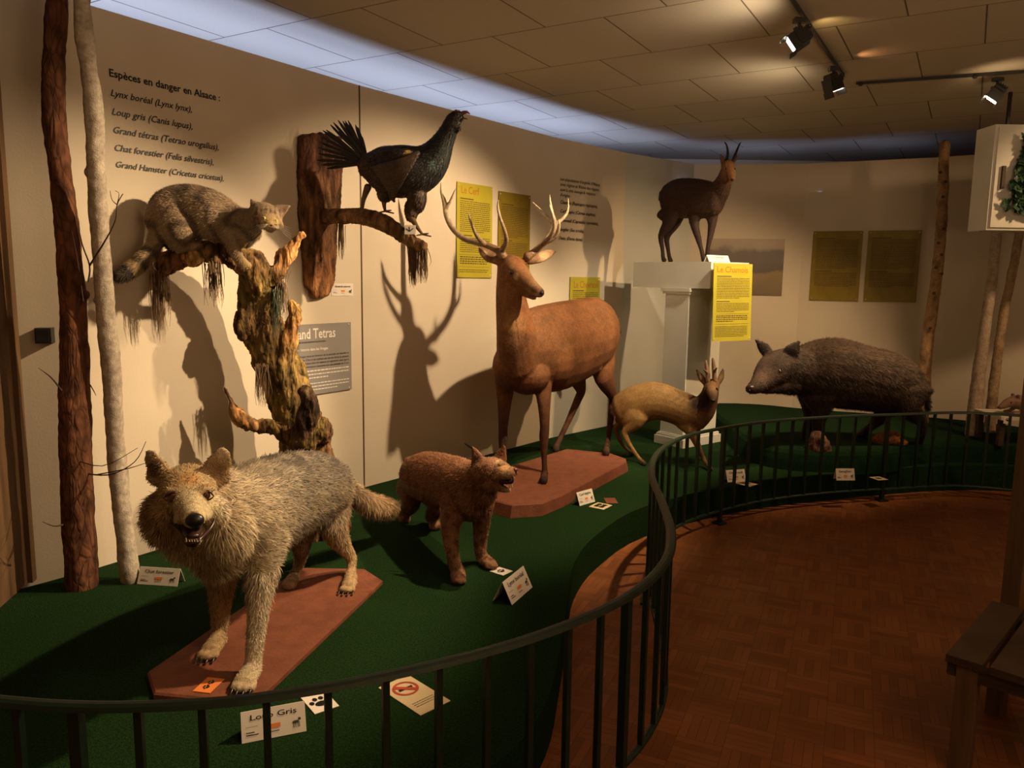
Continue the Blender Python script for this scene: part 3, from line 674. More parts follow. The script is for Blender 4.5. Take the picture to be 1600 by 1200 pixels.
        v0 = p-side*w/2-N*.002; v1 = p+side*w/2-N*.002; v2 = p+D*L*.55+side*w*.35; v3 = p+D*L*.55-side*w*.35; v4 = p+D*L+np.array([[0, 0, -1]])*L*gravity*.6-N*L*.1
        vs = np.stack([v0, v1, v2, v3, v4], axis=1).reshape(-1, 3)-np.array(wloc(parent))
        if parent.name in STAND: vs[:, 2] = np.maximum(vs[:, 2], .003)
        me2 = bpy.data.meshes.new(name); me2.vertices.add(n*5); me2.vertices.foreach_set('co', vs.astype(np.float32).ravel())
        base = (np.arange(n)*5)[:, None]; q = (base+np.array([[0, 1, 2, 3]])); t = (base+np.array([[3, 2, 4]]))
        li = np.concatenate([q, t], axis=1).ravel(); me2.loops.add(n*7); me2.loops.foreach_set('vertex_index', li.astype(np.int32))
        me2.polygons.add(n*2); st = (np.arange(n)*7)[:, None]+np.array([[0, 4]]); me2.polygons.foreach_set('loop_start', st.ravel().astype(np.int32))
        me2.update(calc_edges=True)
        c = s.col[T[ix], :3].mean(axis=1)*(1+cj*np.random.randn(n, 1)); c = np.clip(c, .004, .9)
        cc = np.ones((n, 5, 4), dtype=np.float32); cc[:, :, :3] = c[:, None, :]; cc[:, 0:2, :3] *= .75; cc[:, 4, :3] *= tip; cc = np.clip(cc, 0, 1)
        a = me2.color_attributes.new('Col', 'FLOAT_COLOR', 'POINT'); a.data.foreach_set('color', cc.ravel())
        me2.materials.append(M_['fur']); o = bpy.data.objects.new(name, me2); return link(o, parent)
def eye(body, root, px, py, r, m=None, sink=.5, pos=None, nm='eye'):
    if pos is None: p, n = body.hit(px, py); p = p-n*r*sink
    else: p = pos
    mb = MB(); mb.ball(p, r, None, 14, 10); return mb.build(nm, m or M_['glass_eye'], root, smooth=True)
def colored(name, mb, col, m, parent, var=.0, smooth=True):
    o = mb.build(name, m, parent, smooth)
    a = o.data.color_attributes.new('Col', 'FLOAT_COLOR', 'POINT'); n = len(o.data.vertices); c = np.ones((n, 4), dtype=np.float32)
    c[:, :3] = np.array(col(arr(o.data)+np.array(wloc(parent))) if callable(col) else col); a.data.foreach_set('color', c.ravel()); return o
def vn(co, s, seed=0): return np.array([noise.noise(V((c[0]*s+seed, c[1]*s, c[2]*s))) for c in co])
def mixc(out, w, col): w = np.clip(w, 0, 1)[:, None]; out[:, :3] = out[:, :3]*(1-w)+np.array(col)*w; return out
def board(name, px, z0, z1, label, m='boardred', flare=1.0, cat='base board'):
    pts = [gz(x, y, z1) for x, y in px]; c = sum(pts, V((0, 0, 0)))/len(pts)
    k = len(pts); vs = [V((c.x+(p.x-c.x)*flare, c.y+(p.y-c.y)*flare, z0)) for p in pts]+[V((p.x, p.y, z1-.006)) for p in pts]+[V((c.x+(p.x-c.x)*.985, c.y+(p.y-c.y)*.985, z1)) for p in pts]
    fs = [tuple(range(k-1, -1, -1)), tuple(range(2*k, 3*k))]+[(j*k+i, j*k+(i+1) % k, (j+1)*k+(i+1) % k, (j+1)*k+i) for j in (0, 1) for i in range(k)]
    o = mesh_obj(name, vs, fs, M_[m], None, origin=(c.x, c.y, z0))
    bm = bmesh.new(); bm.from_mesh(o.data); bmesh.ops.recalc_face_normals(bm, faces=bm.faces); bm.to_mesh(o.data); bm.free()
    return tag(o, label, cat)
def g(px, py, z, up=0.0): p = gz(px, py, z); p.z += up; return p

# ------------------------------------------------------------------ grey wolf
WB = GZ+.022
board('base_board', [(230, 1050), (470, 886), (570, 888), (598, 906), (408, 1086), (330, 1092), (240, 1083)], GZ+.001, WB, 'long red-brown board lying on the carpet under the wolf')
c_cream = (.44, .355, .235); c_grey = (.29, .245, .185); c_dark = (.09, .07, .05); c_tan = (.36, .25, .13); c_face = (.36, .235, .11); c_pale = (.50, .41, .25)
wf = thing('wolf', (-.92, 2.95, WB), 'stuffed pale grey wolf with open mouth standing on the red-brown board', 'wolf')
b = Body((.97, -.22, 0)); F = .030
b.loft([(at(343, 800, 2.50), .125, .135, c_cream, .045), (at(375, 812, 2.66), .145, .18, c_cream, .045), (at(418, 790, 2.86), .14, .185, c_grey, .035), (at(462, 772, 3.08), .13, .175, c_grey), (at(500, 765, 3.28), .12, .155, c_dark), (at(522, 768, 3.42), .09, .12, c_dark)], c_grey, F)
b.loft([(at(297, 778, 2.32), .085, .095, c_face, .02), (at(315, 795, 2.42), .125, .14, c_cream, .05), (at(345, 812, 2.55), .14, .165, c_cream, .05)], c_cream, .045)
HL = V((.995, -.05, -.02))
# skull, muzzle
b.loft([(at(294, 765, 2.34), .084, .080, c_face, .016), (at(295, 770, 2.26), .080, .070, c_face, .010), (at(298, 785, 2.185), .054, .046, c_pale, .006), (at(300, 799, 2.11), .038, .035, c_pale, .003), (at(303, 811, 2.04), .031, .028, c_pale, .002)], c_face, .010, lat=HL, w=1.6)
b.ball(at(266, 798, 2.26), (.052, .055, .05), c_face, .026); b.ball(at(328, 798, 2.26), (.052, .055, .05), c_pale, .026)
b.ball(at(286, 806, 2.13), (.022, .045, .022), c_pale, .004); b.ball(at(318, 805, 2.13), (.022, .045, .022), c_pale, .004)
b.ball(at(258, 808, 2.34), (.066, .08, .09), (.30, .18, .09), .035); b.ball(at(356, 830, 2.36), (.075, .09, .09), c_pale, .05)  # left ruff browner, right paler: side light put into the coat colour
b.ball(at(298, 838, 2.42), (.085, .085, .08), (.30, .18, .09), .035); b.ball(at(342, 868, 2.56), (.09, .09, .08), (.30, .19, .1), .035)
b.ball(at(272, 766, 2.20), (.028, .03, .013), c_face, .006); b.ball(at(321, 764, 2.20), (.028, .03, .013), c_face, .006)
b.loft([(at(298, 830, 2.24), .035, .022, (.28, .17, .09), .008), (at(300, 845, 2.14), .027, .014, (.10, .06, .04), .003), (at(301, 850, 2.08), .020, .010, (.05, .03, .025), .002)], (.2, .12, .07), .004, lat=HL)
for bx, by, tx, ty, sgn in ((249, 738, 236, 702, -1), (336, 738, 347, 699, 1)):
    b.loft([(at(bx, by+10, 2.33), .044, .028, c_face, .010), (at(bx+sgn*2, by-6, 2.32), .042, .017, (.36, .26, .14), .007), (at((bx+tx)/2+sgn*4, (by+ty)/2-3, 2.315), .034, .011, (.36, .26, .14), .006), (at(tx, ty+2, 2.31), .018, .006, (.34, .26, .16), .005)], c_face, .007, lat=(1, sgn*.35, 0))
b.mark(241, 735, .026, (.085, .045, .022), .9); b.mark(339, 733, .022, (.20, .11, .06), .7); b.mark(346, 706, .016, (.5, .4, .26), .7)  # left ear darkened more than the right, shading put into colour
b.mark(268, 777, .019, (.10, .05, .025), .85); b.mark(322, 775, .019, (.14, .08, .035), .8)
b.mark(262, 790, .020, (.50, .38, .18), .7); b.mark(272, 800, .024, (.50, .38, .18), .8); b.mark(330, 792, .030, (.62, .52, .27), .95); b.mark(318, 805, .022, (.60, .48, .24), .9)
b.mark(295, 748, .030, (.42, .22, .07), .7); b.mark(293, 752, .006, (.05, .03, .02), .9); b.mark(296, 785, .014, (.36, .25, .11), .6); b.mark(302, 806, .014, (.05, .03, .025), .95)
b.mark(285, 762, .018, (.47, .34, .17), .5); b.mark(232, 790, .05, (.20, .10, .045), .6); b.mark(352, 790, .05, (.56, .47, .33), .7); b.mark(300, 755, .016, (.30, .15, .06), .4)
# legs
b.loft([(at(412, 842, 2.66), .075, .10, c_cream, .035), (at(408, 893, 2.60), .054, .062, c_cream, .028), (at(404, 945, 2.56), .037, .040, c_cream, .016), (at(399, 1000, 2.53), .031, .033, c_cream, .012), (at(395, 1038, 2.51), .029, .031, c_cream, .01), (g(391, 1062, WB, .028)+V((.0, .02, 0)), .034, .030, c_cream, .01), (g(384, 1072, WB, .022)+V((-.0, -.01, 0)), .040, .022, (.42, .33, .2), .006)], c_cream, .018)
for q in (-.030, -.010, .011, .031): p = g(384, 1074, WB, .016)+V((q, -.034+abs(q)*.5, 0)); b.ball(p, (.0125, .024, .015), (.46, .36, .22), .004)
b.loft([(at(352, 860, 2.74), .065, .09, (.34, .2, .1), .035), (at(346, 915, 2.76), .045, .055, (.32, .19, .09), .022), (at(344, 965, 2.77), .032, .034, c_tan, .012), (at(340, 1000, 2.77), .028, .030, c_tan), (g(336, 1016, WB, .028)+V((0, .03, 0)), .032, .028, c_tan), (g(330, 1024, WB, .022), .038, .022, c_tan, .006)], c_tan, .012)  # foreleg on the unlit side coloured browner, shade put into the coat
for q in (-.029, -.010, .010, .029): p = g(328, 1026, WB, .016)+V((q, -.03+abs(q)*.5, 0)); b.ball(p, (.0125, .022, .014), c_tan, .004)
b.loft([(at(520, 785, 3.38), .075, .12, (.24, .17, .1), .03), (at(521, 822, 3.30), .055, .075, c_tan, .022), (at(538, 855, 3.40), .032, .038, c_tan, .012), (at(549, 872, 3.44), .024, .028, c_tan), (at(548, 895, 3.40), .021, .023, c_tan), (g(547, 915, WB, .025)+V((0, .02, 0)), .028, .024, c_tan), (g(545, 921, WB, .02), .034, .02, c_tan, .006)], c_tan, .012)
for q in (-.026, -.009, .009, .026): p = g(544, 923, WB, .014)+V((q, -.028+abs(q)*.5, 0)); b.ball(p, (.011, .02, .013), c_tan, .004)
b.loft([(at(482, 795, 3.40), .07, .11, (.16, .11, .07), .03), (at(472, 835, 3.32), .05, .065, (.2, .13, .08), .02), (at(470, 868, 3.44), .03, .036, (.22, .15, .09), .012), (at(467, 882, 3.48), .024, .027, (.24, .16, .1)), (at(460, 902, 3.44), .021, .023, (.24, .16, .1)), (g(455, 916, WB, .025)+V((0, .02, 0)), .028, .024, (.24, .16, .1)), (g(451, 922, WB, .02), .034, .02, (.24, .16, .1), .006)], c_tan, .012)
# tail
b.loft([(at(530, 742, 3.46), .045, .05, c_dark, .03), (at(548, 768, 3.56), .042, .045, (.22, .14, .08), .045), (at(575, 786, 3.70), .045, .048, (.32, .21, .11), .05), (at(602, 793, 3.84), .040, .042, (.26, .16, .08), .05), (at(624, 793, 3.95), .02, .022, c_dark, .04)], c_grey, .045)
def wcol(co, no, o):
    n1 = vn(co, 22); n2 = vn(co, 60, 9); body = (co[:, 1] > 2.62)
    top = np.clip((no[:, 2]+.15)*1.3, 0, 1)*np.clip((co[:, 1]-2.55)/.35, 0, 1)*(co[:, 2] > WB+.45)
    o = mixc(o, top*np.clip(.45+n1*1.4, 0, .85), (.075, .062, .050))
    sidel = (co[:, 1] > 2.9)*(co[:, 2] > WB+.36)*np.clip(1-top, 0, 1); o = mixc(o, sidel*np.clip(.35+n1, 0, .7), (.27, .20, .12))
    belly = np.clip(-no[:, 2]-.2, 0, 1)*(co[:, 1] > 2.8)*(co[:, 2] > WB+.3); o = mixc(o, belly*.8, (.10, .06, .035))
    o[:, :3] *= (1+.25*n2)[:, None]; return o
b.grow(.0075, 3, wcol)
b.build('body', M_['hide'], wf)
def wflow(p):
    d = np.zeros_like(p); d[:, 0] = .25; d[:, 1] = .95; d[:, 2] = -.15
    hd = p[:, 1] < 2.42; d[hd] = np.stack([(p[hd, 0]+.93)*6, np.full(hd.sum(), .7), (p[hd, 2]-1.02)*5-.2], axis=1)
    lg = p[:, 2] < WB+.36; d[lg] = (0, .1, -1); return d
b.fur(wf, 120000, wflow, .0021, .30, .24, .38, 1.35)
M_['amber'] = mat('brown_eye', (.10, .035, .012), rough=.06, spec=.9)
for ex, ey in ((269, 777), (322, 775)):
    o = eye(b, wf, ex, ey, .0155, M_['amber'], .45); p, n = b.hit(ex, ey); v_ = (CAMP-p).normalized(); mb = MB(); mb.ball(p-n*.0155*.45+v_*.0105, (.0075, .0065, .0075), None, 12, 8); mb.build('pupil', M_['glass_eye'], o, True)
    rg = MB(); s_ = v_.cross(V((0, 0, 1))).normalized(); u_ = s_.cross(v_); c_ = p+v_*.002
    rg.loft([(c_-s_*.021-u_*.003, .0012), (c_-s_*.011+u_*.011, .004), (c_+u_*.014, .004), (c_+s_*.012+u_*.010, .004), (c_+s_*.022-u_*.001, .0012)], seg=8, sub=4); rg.loft([(c_-s_*.021-u_*.003, .0012), (c_-s_*.009-u_*.011, .0028), (c_+s_*.010-u_*.010, .0028), (c_+s_*.022-u_*.001, .0012)], seg=8, sub=4)
    rg.build('eyelid', M_['mouth'], wf, True)
p, n = b.hit(303, 815); mb = MB(); mb.ball(p+V((0, .006, .002)), (.026, .020, .020), None, 14, 10); mb.ball(p+V((0, .012, -.018)), (.012, .012, .014)); mb.build('nose', M_['black'], wf, True)
mb = MB(); mb.loft([(at(298, 820, 2.22), .036, .016), (at(300, 832, 2.12), .028, .014), (at(301, 838, 2.068), .018, .009)], lat=HL); mb.build('mouth_lining', M_['mouth'], wf, True)
mb = MB(); mb.loft([(at(266, 818, 2.19), .003), (at(276, 826, 2.15), .005), (at(289, 841, 2.08), .006), (at(302, 852, 2.06), .007), (at(313, 842, 2.08), .006), (at(326, 829, 2.14), .0055), (at(333, 818, 2.17), .005), (at(335, 811, 2.18), .003)]); mb.build('black_lips', M_['mouth'], wf, True)
mb = MB(); mb.loft([(at(300, 837, 2.12), .018, .005), (at(301, 843, 2.065), .014, .004)], lat=HL); mb.build('tongue', M_['tongue'], wf, True)
mb = MB()
for px, s in ((291, 1.), (296, .5), (300, .5), (304, .5), (308, .5), (313, 1.)): q = at(px, 846, 2.055); mb.loft([(q, .0022*s+.001), (q+V((0, -.002, .012*s)), .0008)], cap=True, seg=8)
mb.build('teeth', M_['tooth'], wf, True)
for (px, py, yo) in ((384, 1074, 0), (328, 1026, 0), (544, 923, 0)):
    mb = MB()
    for q in (-.030, -.010, .011, .031):
        p = g(px, py, WB, .014)+V((q, -.055+abs(q)*.5, 0)); mb.loft([(p, .0045), (p+V((0, -.014, -.004)), .003), (p+V((0, -.022, -.010)), .001)], seg=8)
    mb.build('claws', M_['black'], wf, True)
o, fr = flat_card('paw_print_card', [(328, 1084), (351, 1062), (302, 1080)], WB, M_['orange'], 'orange card with dark paw prints lying on the wolf board', 'card', lambda mb, fr: [paw(mb, fr, fr.w*.35, fr.h*.5, fr.h*.3), paw(mb, fr, fr.w*.68, fr.h*.5, fr.h*.3)])

# ------------------------------------------------------------------ lynx
ly = thing('lynx', (-.35, 3.8, GZ), 'stuffed reddish lynx snarling beside the wolf tail', 'lynx')
r1 = (.165, .070, .030); r2 = (.20, .095, .044); r3 = (.24, .13, .07)
b = Body((.88, .47, 0))
b.loft([(at(648, 745, 4.22), .09, .11, r1), (at(668, 745, 4.08), .115, .135, r1), (at(700, 752, 3.86), .11, .135, r1), (at(725, 766, 3.66), .11, .15, r1), (at(742, 772, 3.54), .09, .115, r2)], r1, .02)
b.loft([(at(730, 758, 3.60), .09, .11, r1), (at(750, 748, 3.50), .075, .085, r2), (at(766, 738, 3.44), .066, .070, r2)], r2, .02)
hl = (.35, .93, 0)
b.loft([(at(754, 740, 3.47), .066, .066, r2), (at(767, 736, 3.42), .068, .064, r2), (at(779, 736, 3.39), .058, .052, r3), (at(792, 738, 3.36), .042, .032, r3), (at(801, 738, 3.345), .034, .024, r3)], r2, .008, lat=hl, w=1.5)
b.loft([(at(772, 755, 3.42), .040, .024, r3), (at(784, 763, 3.39), .030, .015, r3), (at(794, 766, 3.37), .023, .012, (.3, .2, .12))], r3, .006, lat=hl)
b.ball(at(768, 752, 3.41), (.045, .05, .045), r3, .04); b.ball(at(758, 764, 3.47), (.06, .06, .07), r2, .045); b.ball(at(752, 772, 3.5), (.06, .06, .06), r1, .04)
b.ball(at(796, 743, 3.345), (.022, .03, .018), r3, .004)
for pts in ([(749, 728, 3.45, .040, .022), (745, 714, 3.45, .034, .012), (740, 702, 3.46, .015, .007), (737, 696, 3.47, .004, .004)], [(779, 722, 3.49, .038, .020), (784, 709, 3.49, .030, .011), (787, 698, 3.49, .012, .006), (788, 692, 3.49, .004, .004)]):
    b.loft([(at(x, y, Y), a, c) for x, y, Y, a, c in pts], (.16, .07, .035), .006, lat=(.85, -.4, 0))
b.mark(746, 716, .020, (.09, .05, .03), .8); b.mark(781, 722, .018, (.50, .34, .16), .8); b.mark(788, 731, .024, (.46, .27, .10), .8); b.mark(790, 744, .020, (.46, .34, .20), .85); b.mark(775, 743, .018, (.42, .28, .15), .7); b.mark(772, 750, .008, (.06, .03, .02), .8); b.mark(764, 742, .010, (.08, .04, .02), .6)
b.mark(781, 726, .013, (.06, .03, .015), .9); b.mark(755, 765, .016, (.06, .03, .02), .5); b.mark(745, 760, .02, (.08, .04, .02), .4)
b.loft([(at(712, 785, 3.62), .070, .095, r1), (at(704, 820, 3.52), .046, .056, r2), (at(705, 850, 3.47), .034, .038, r3), (at(710, 880, 3.44), .029, .031, r3), (g(714, 903, GZ, .028)+V((0, .03, 0)), .032, .028, r3), (g(716, 911, GZ, .022), .038, .022, r3, .006)], r3, .014)
b.loft([(at(748, 785, 3.62), .07, .09, r1), (at(752, 815, 3.63), .042, .050, r2), (at(750, 845, 3.65), .033, .036, r3), (at(752, 868, 3.65), .028, .030, r3), (g(757, 882, GZ, .028)+V((-.01, .02, 0)), .031, .027, r3), (g(766, 888, GZ, .022), .037, .022, r3, .006)], r3, .014)
b.loft([(at(642, 760, 4.25), .08, .12, r1), (at(642, 785, 4.2), .05, .065, r1), (at(629, 800, 4.34), .030, .034, r2), (g(630, 813, GZ, .04)+V((0, .06, 0)), .026, .03, r2), (g(632, 818, GZ, .022), .036, .022, r3, .006)], r2, .014)
b.loft([(at(675, 765, 4.15), .075, .11, r1), (at(682, 792, 4.08), .045, .06, r1), (at(672, 808, 4.24), .028, .032, r2), (g(676, 824, GZ, .04)+V((0, .05, 0)), .026, .03, r2), (g(680, 829, GZ, .022), .036, .022, r3, .006)], r2, .014)
b.loft([(at(640, 722, 4.32), .03, .03), (at(634, 735, 4.42), .026, .026), (at(630, 748, 4.44), .018, .018, (.03, .02, .015))], r1, .02)
for (qx, qy) in ((716, 911), (766, 888)):
    for q in (-.026, -.009, .009, .026): b.ball(g(qx, qy, GZ, .016)+V((q+.004, -.026+abs(q)*.5, 0)), (.010, .02, .013), r3, .004)
def lcol(co, no, o):
    n = vn(co, 34, 3); leg = co[:, 2] < GZ+.34
    o = mixc(o, np.where(leg, np.clip((n-.05)*7, 0, .85), np.clip((n-.12)*5, 0, .6)), (.10, .036, .018))
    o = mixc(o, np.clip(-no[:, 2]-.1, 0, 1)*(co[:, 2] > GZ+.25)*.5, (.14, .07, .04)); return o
b.grow(.0085, 3, lcol); b.build('body', M_['hide'], ly)
def lflow(p):
    d = np.zeros_like(p); d[:, 0] = -.4; d[:, 1] = .85; d[:, 2] = -.25; lg = p[:, 2] < GZ+.3; d[lg] = (0, 0, -1); return d
b.fur(ly, 60000, lflow, .0024, .32, .25, .32, 1.3)
eye(b, ly, 781, 726, .0105, mat('amber_eye', (.20, .10, .02), rough=.1, spec=.8), .35)
p, n = b.hit(806, 735); mb = MB(); mb.ball(at(805, 734, 3.34), (.012, .012, .010)); mb.build('nose', M_['tongue'], ly, True)
mb = MB(); mb.loft([(at(778, 747, 3.41), .034, .016), (at(790, 751, 3.375), .026, .016), (at(798, 752, 3.355), .019, .013)], lat=hl); mb.build('mouth_lining', M_['mouth'], ly, True)
mb = MB()
for px, py, up in ((799, 746, -1), (803, 746, -1), (796, 762, 1), (800, 761, 1)):
    q = at(px, py, 3.33); mb.loft([(q, .004), (q+V((0, 0, up*.014)), .0012)], seg=8)
mb.build('teeth', M_['tooth'], ly, True)
for (x0, y0, x1, y1) in ((740, 702, 727, 692), (787, 696, 789, 684)):
    mb = MB()
    for k in range(7): q = V((random.uniform(-.003, .003), 0, random.uniform(-.003, .003))); mb.loft([(at(x0, y0, 3.49)+q, .0022), (at(x1, y1, 3.5)+q*2, .0008)], seg=6)
    mb.build('ear_tuft', M_['black'], ly)
# ------------------------------------------------------------------ red deer stag
DB = GZ+.075
board('base_board', [(886, 701), (800, 727), (762, 768), (772, 782), (800, 789), (848, 786), (880, 773), (978, 722), (978, 716), (955, 708)], GZ+.001, DB, 'thick reddish-brown board with sloping edges under the red deer stag', flare=1.035)
st = thing('red_deer', (.3, 5.6, DB), 'stuffed red deer stag with branching antlers standing on the thick reddish board', 'deer')
d1 = (.155, .064, .024); d2 = (.225, .105, .046); d3 = (.062, .025, .014); d4 = (.32, .19, .10)
lt = (.87, -.5, 0); b = Body(lt)
b.loft([(at(808, 548, 5.12), .13, .20, d2), (at(832, 545, 5.28), .175, .285, d2), (at(866, 543, 5.52), .20, .325, d1), (at(900, 533, 5.78), .205, .315, d1), (at(928, 522, 6.02), .20, .29, d1), (at(944, 522, 6.2), .13, .21, d1)], d1, .012, seg=20)
b.loft([(at(812, 562, 5.16), .145, .20, d1), (at(806, 520, 5.05), .120, .155, d2), (at(800, 480, 5.00), .098, .125, d2), (at(797, 450, 4.99), .086, .105, d2), (at(797, 424, 4.99), .080, .09, d2)], d2, .02, seg=18)
b.ball(at(797, 572, 5.12), (.12, .13, .16), d1, .012); b.ball(at(824, 585, 5.20), (.16, .16, .14), d3, .012); b.ball(at(862, 560, 5.42), (.17, .2, .22), d1, .012)
hl = (.80, .60, 0)
b.loft([(at(795, 417, 5.03), .075, .078, d2), (at(801, 419, 4.97), .080, .082, d2), (at(812, 430, 4.91), .068, .070, d2), (at(825, 443, 4.85), .048, .050, d2), (at(837, 453, 4.80), .038, .040, d4), (at(844, 458, 4.78), .033, .032, d3)], d2, .006, lat=hl, w=1.5)
b.loft([(at(800, 440, 4.98), .05, .05, d2), (at(818, 455, 4.90), .035, .032, d2), (at(835, 465, 4.84), .022, .018, d4)], d2, .004, lat=hl)
b.loft([(at(778, 408, 5.03), .028, .020, d4), (at(764, 399, 5.05), .046, .014, d4), (at(753, 391, 5.06), .032, .010, d4), (at(747, 386, 5.07), .008, .005, d3)], d4, .01, lat=(0, .25, 1))
b.loft([(at(824, 407, 4.99), .028, .020, d4), (at(841, 403, 5.00), .040, .013, d4), (at(857, 397, 5.01), .032, .010, d4), (at(869, 392, 5.02), .010, .005, d3)], d4, .01, lat=(.1, .25, 1))
b.ball(at(785, 399, 5.0), (.028, .028, .03), d2, .006); b.ball(at(824, 400, 4.97), (.028, .028, .03), d2, .006)
def dleg(pts, col=None): b.loft([(p, a, c, k) for p, a, c, k in pts], d3, .006, w=.9)
dleg([(at(842, 560, 5.38), .07, .13, d1), (at(847, 594, 5.28), .062, .10, d1), (at(850, 632, 5.20), .042, .054, d3), (at(851, 668, 5.19), .033, .036, d3), (at(850, 682, 5.19), .034, .036, d3), (at(850, 710, 5.19), .022, .023, d3), (at(851, 733, 5.18), .021, .022, d3), (at(851, 744, 5.16), .026, .026, d3), (g(849, 756, DB, .022), .028, .032, (.04, .02, .012))])
dleg([(at(792, 570, 5.28), .07, .13, d1), (at(790, 597, 5.27), .062, .10, d1), (at(788, 635, 5.28), .044, .055, d3), (at(786, 672, 5.29), .032, .035, d3), (at(786, 686, 5.29), .033, .035, d3), (at(785, 712, 5.29), .021, .022, d3), (at(784, 733, 5.28), .021, .022, d3), (g(783, 748, DB, .022), .027, .03, (.04, .02, .012))])
dleg([(at(932, 535, 6.06), .12, .2, d1), (at(940, 564, 6.03), .10, .15, d1), (at(944, 590, 5.98), .07, .10, d3), (at(957, 618, 6.10), .038, .048, d3), (at(957, 634, 6.13), .032, .040, d3), (at(953, 665, 6.08), .023, .026, d3), (at(949, 694, 6.02), .022, .024, d3), (g(947, 712, DB, .022), .027, .034, (.04, .02, .012))])
dleg([(at(912, 565, 6.08), .09, .15, d3), (at(903, 588, 5.98), .065, .09, d3), (at(908, 610, 6.10), .038, .048, d3), (at(903, 624, 6.12), .032, .038, d3), (at(886, 662, 6.05), .023, .026, d3), (at(872, 692, 5.98), .022, .024, d3), (g(868, 706, DB, .022), .027, .034, (.04, .02, .012))])
b.ball(at(931, 573, 5.85), (.05, .05, .05), d4, .01); b.loft([(at(962, 500, 6.28), .03, .02), (at(966, 520, 6.34), .028, .018)], d1, .01)
for q, c in (((800, 420), None),): pass
b.mark(799, 426, .022, (.08, .035, .018), .85); b.mark(806, 432, .020, (.52, .36, .20), .9); b.mark(800, 417, .016, (.46, .28, .13), .6); b.mark(838, 428, .016, (.55, .38, .2), .8)
b.mark(836, 452, .024, (.13, .055, .03), .7); b.mark(840, 463, .022, (.46, .34, .22), .9); b.mark(828, 458, .018, (.34, .2, .1), .6); b.mark(847, 455, .012, (.025, .015, .012), 1)
b.mark(815, 408, .05, (.20, .075, .028), .7); b.mark(808, 505, .07, (.46, .27, .12), .6); b.mark(800, 535, .06, (.40, .22, .10), .5); b.mark(825, 495, .10, (.42, .17, .06), .5); b.mark(790, 600, .09, (.13, .045, .02), .7)
b.mark(766, 402, .022, (.16, .08, .05), .8); b.mark(756, 396, .018, (.58, .44, .28), .9); b.mark(850, 400, .03, (.60, .44, .26), .8); b.mark(867, 393, .012, (.05, .03, .02), .9)
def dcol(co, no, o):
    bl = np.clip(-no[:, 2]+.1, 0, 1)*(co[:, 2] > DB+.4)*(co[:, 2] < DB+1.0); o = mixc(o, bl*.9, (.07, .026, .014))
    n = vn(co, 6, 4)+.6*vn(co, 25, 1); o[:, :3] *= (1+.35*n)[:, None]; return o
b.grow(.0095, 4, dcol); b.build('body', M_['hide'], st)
def dflow(p):
    d = np.zeros_like(p); d[:, 0] = .45; d[:, 1] = .8; d[:, 2] = -.35; lg = (p[:, 2] < DB+.6)|((p[:, 0] < .1)&(p[:, 2] > DB+.9)); d[lg] = (0, .1, -1); return d
b.fur(st, 50000, dflow, .0028, .12, .14, .16, 1.15)
eye(b, st, 798, 425, .017, sink=.45); eye(b, st, 839, 429, .013, sink=.4)
mb = MB(); mb.loft([(at(826, 462, 4.80), .002), (at(836, 464, 4.765), .003), (at(847, 462, 4.75), .003)]); mb.build('mouth_line', M_['mouth'], st, True)
mb = MB(); mb.ball(at(846, 458, 4.755), (.014, .012, .012)); mb.build('nose', M_['black'], st, True)
def antler(name, tines, root):
    mb = MB()
    for t in tines: mb.loft([(at(x, y, Y), r) for x, y, Y, r in t], seg=10, sub=4)
    def col(co):
        tip = np.clip((co[:, 2]-1.80)/.28, 0, 1)[:, None]; return np.array((.20, .12, .065))*(1-tip)+np.array((.50, .40, .26))*tip
    # coat of one continuous antler
    me = remesh(mb, .0055, 2); me.polygons.foreach_set('use_smooth', [True]*len(me.polygons))
    co = arr(me); n = vn(co, 60); off = np.array(wloc(root)); a = me.color_attributes.new('Col', 'FLOAT_COLOR', 'POINT'); c4 = np.ones((len(co), 4), dtype=np.float32); c4[:, :3] = col(co)*(1+.3*n)[:, None]
    a.data.foreach_set('color', np.clip(c4, 0, 1).ravel()); me.vertices.foreach_set('co', (co-off.astype(np.float32)).ravel()); me.materials.clear(); me.materials.append(M_['antlerm']); me.update(); link(bpy.data.objects.new(name, me), root)
antler('antler', [
    [(786, 400, 4.98, .030), (778, 391, 4.98, .024), (757, 382, 5.02, .021), (727, 374, 5.08, .020), (708, 358, 5.12, .019), (698, 338, 5.14, .019), (695, 318, 5.14, .018), (690, 300, 5.13, .011), (689, 284, 5.12, .004)],
    [(696, 327, 5.14, .016), (703, 316, 5.12, .011), (708, 304, 5.10, .008), (712, 294, 5.08, .003)],
    [(783, 394, 4.97, .020), (791, 378, 4.92, .016), (789, 362, 4.88, .013), (782, 342, 4.85, .011), (778, 325, 4.84, .009), (779, 312, 4.84, .004)],
    [(757, 382, 5.01, .019), (746, 370, 4.96, .014), (740, 358, 4.93, .011), (735, 345, 4.91, .009), (732, 330, 4.90, .003)]], st)
antler('antler', [
    [(824, 401, 4.97, .030), (833, 395, 4.98, .024), (848, 382, 5.03, .021), (861, 366, 5.09, .020), (866, 350, 5.13, .020), (863, 335, 5.15, .014), (860, 318, 5.16, .009), (859, 303, 5.16, .003)],
    [(838, 391, 4.98, .018), (850, 380, 4.94, .016), (862, 366, 4.90, .014), (866, 350, 4.87, .012), (863, 334, 4.86, .010), (858, 319, 4.86, .004)],
    [(855, 378, 5.02, .016), (868, 370, 5.0, .013), (874, 355, 4.98, .010), (873, 342, 4.98, .004)],
    [(866, 352, 5.12, .016), (878, 343, 5.12, .012), (887, 330, 5.12, .009), (888, 310, 5.12, .004)],
    [(866, 350, 5.13, .016), (855, 340, 5.18, .015), (845, 330, 5.22, .012), (832, 315, 5.26, .004)]], st)

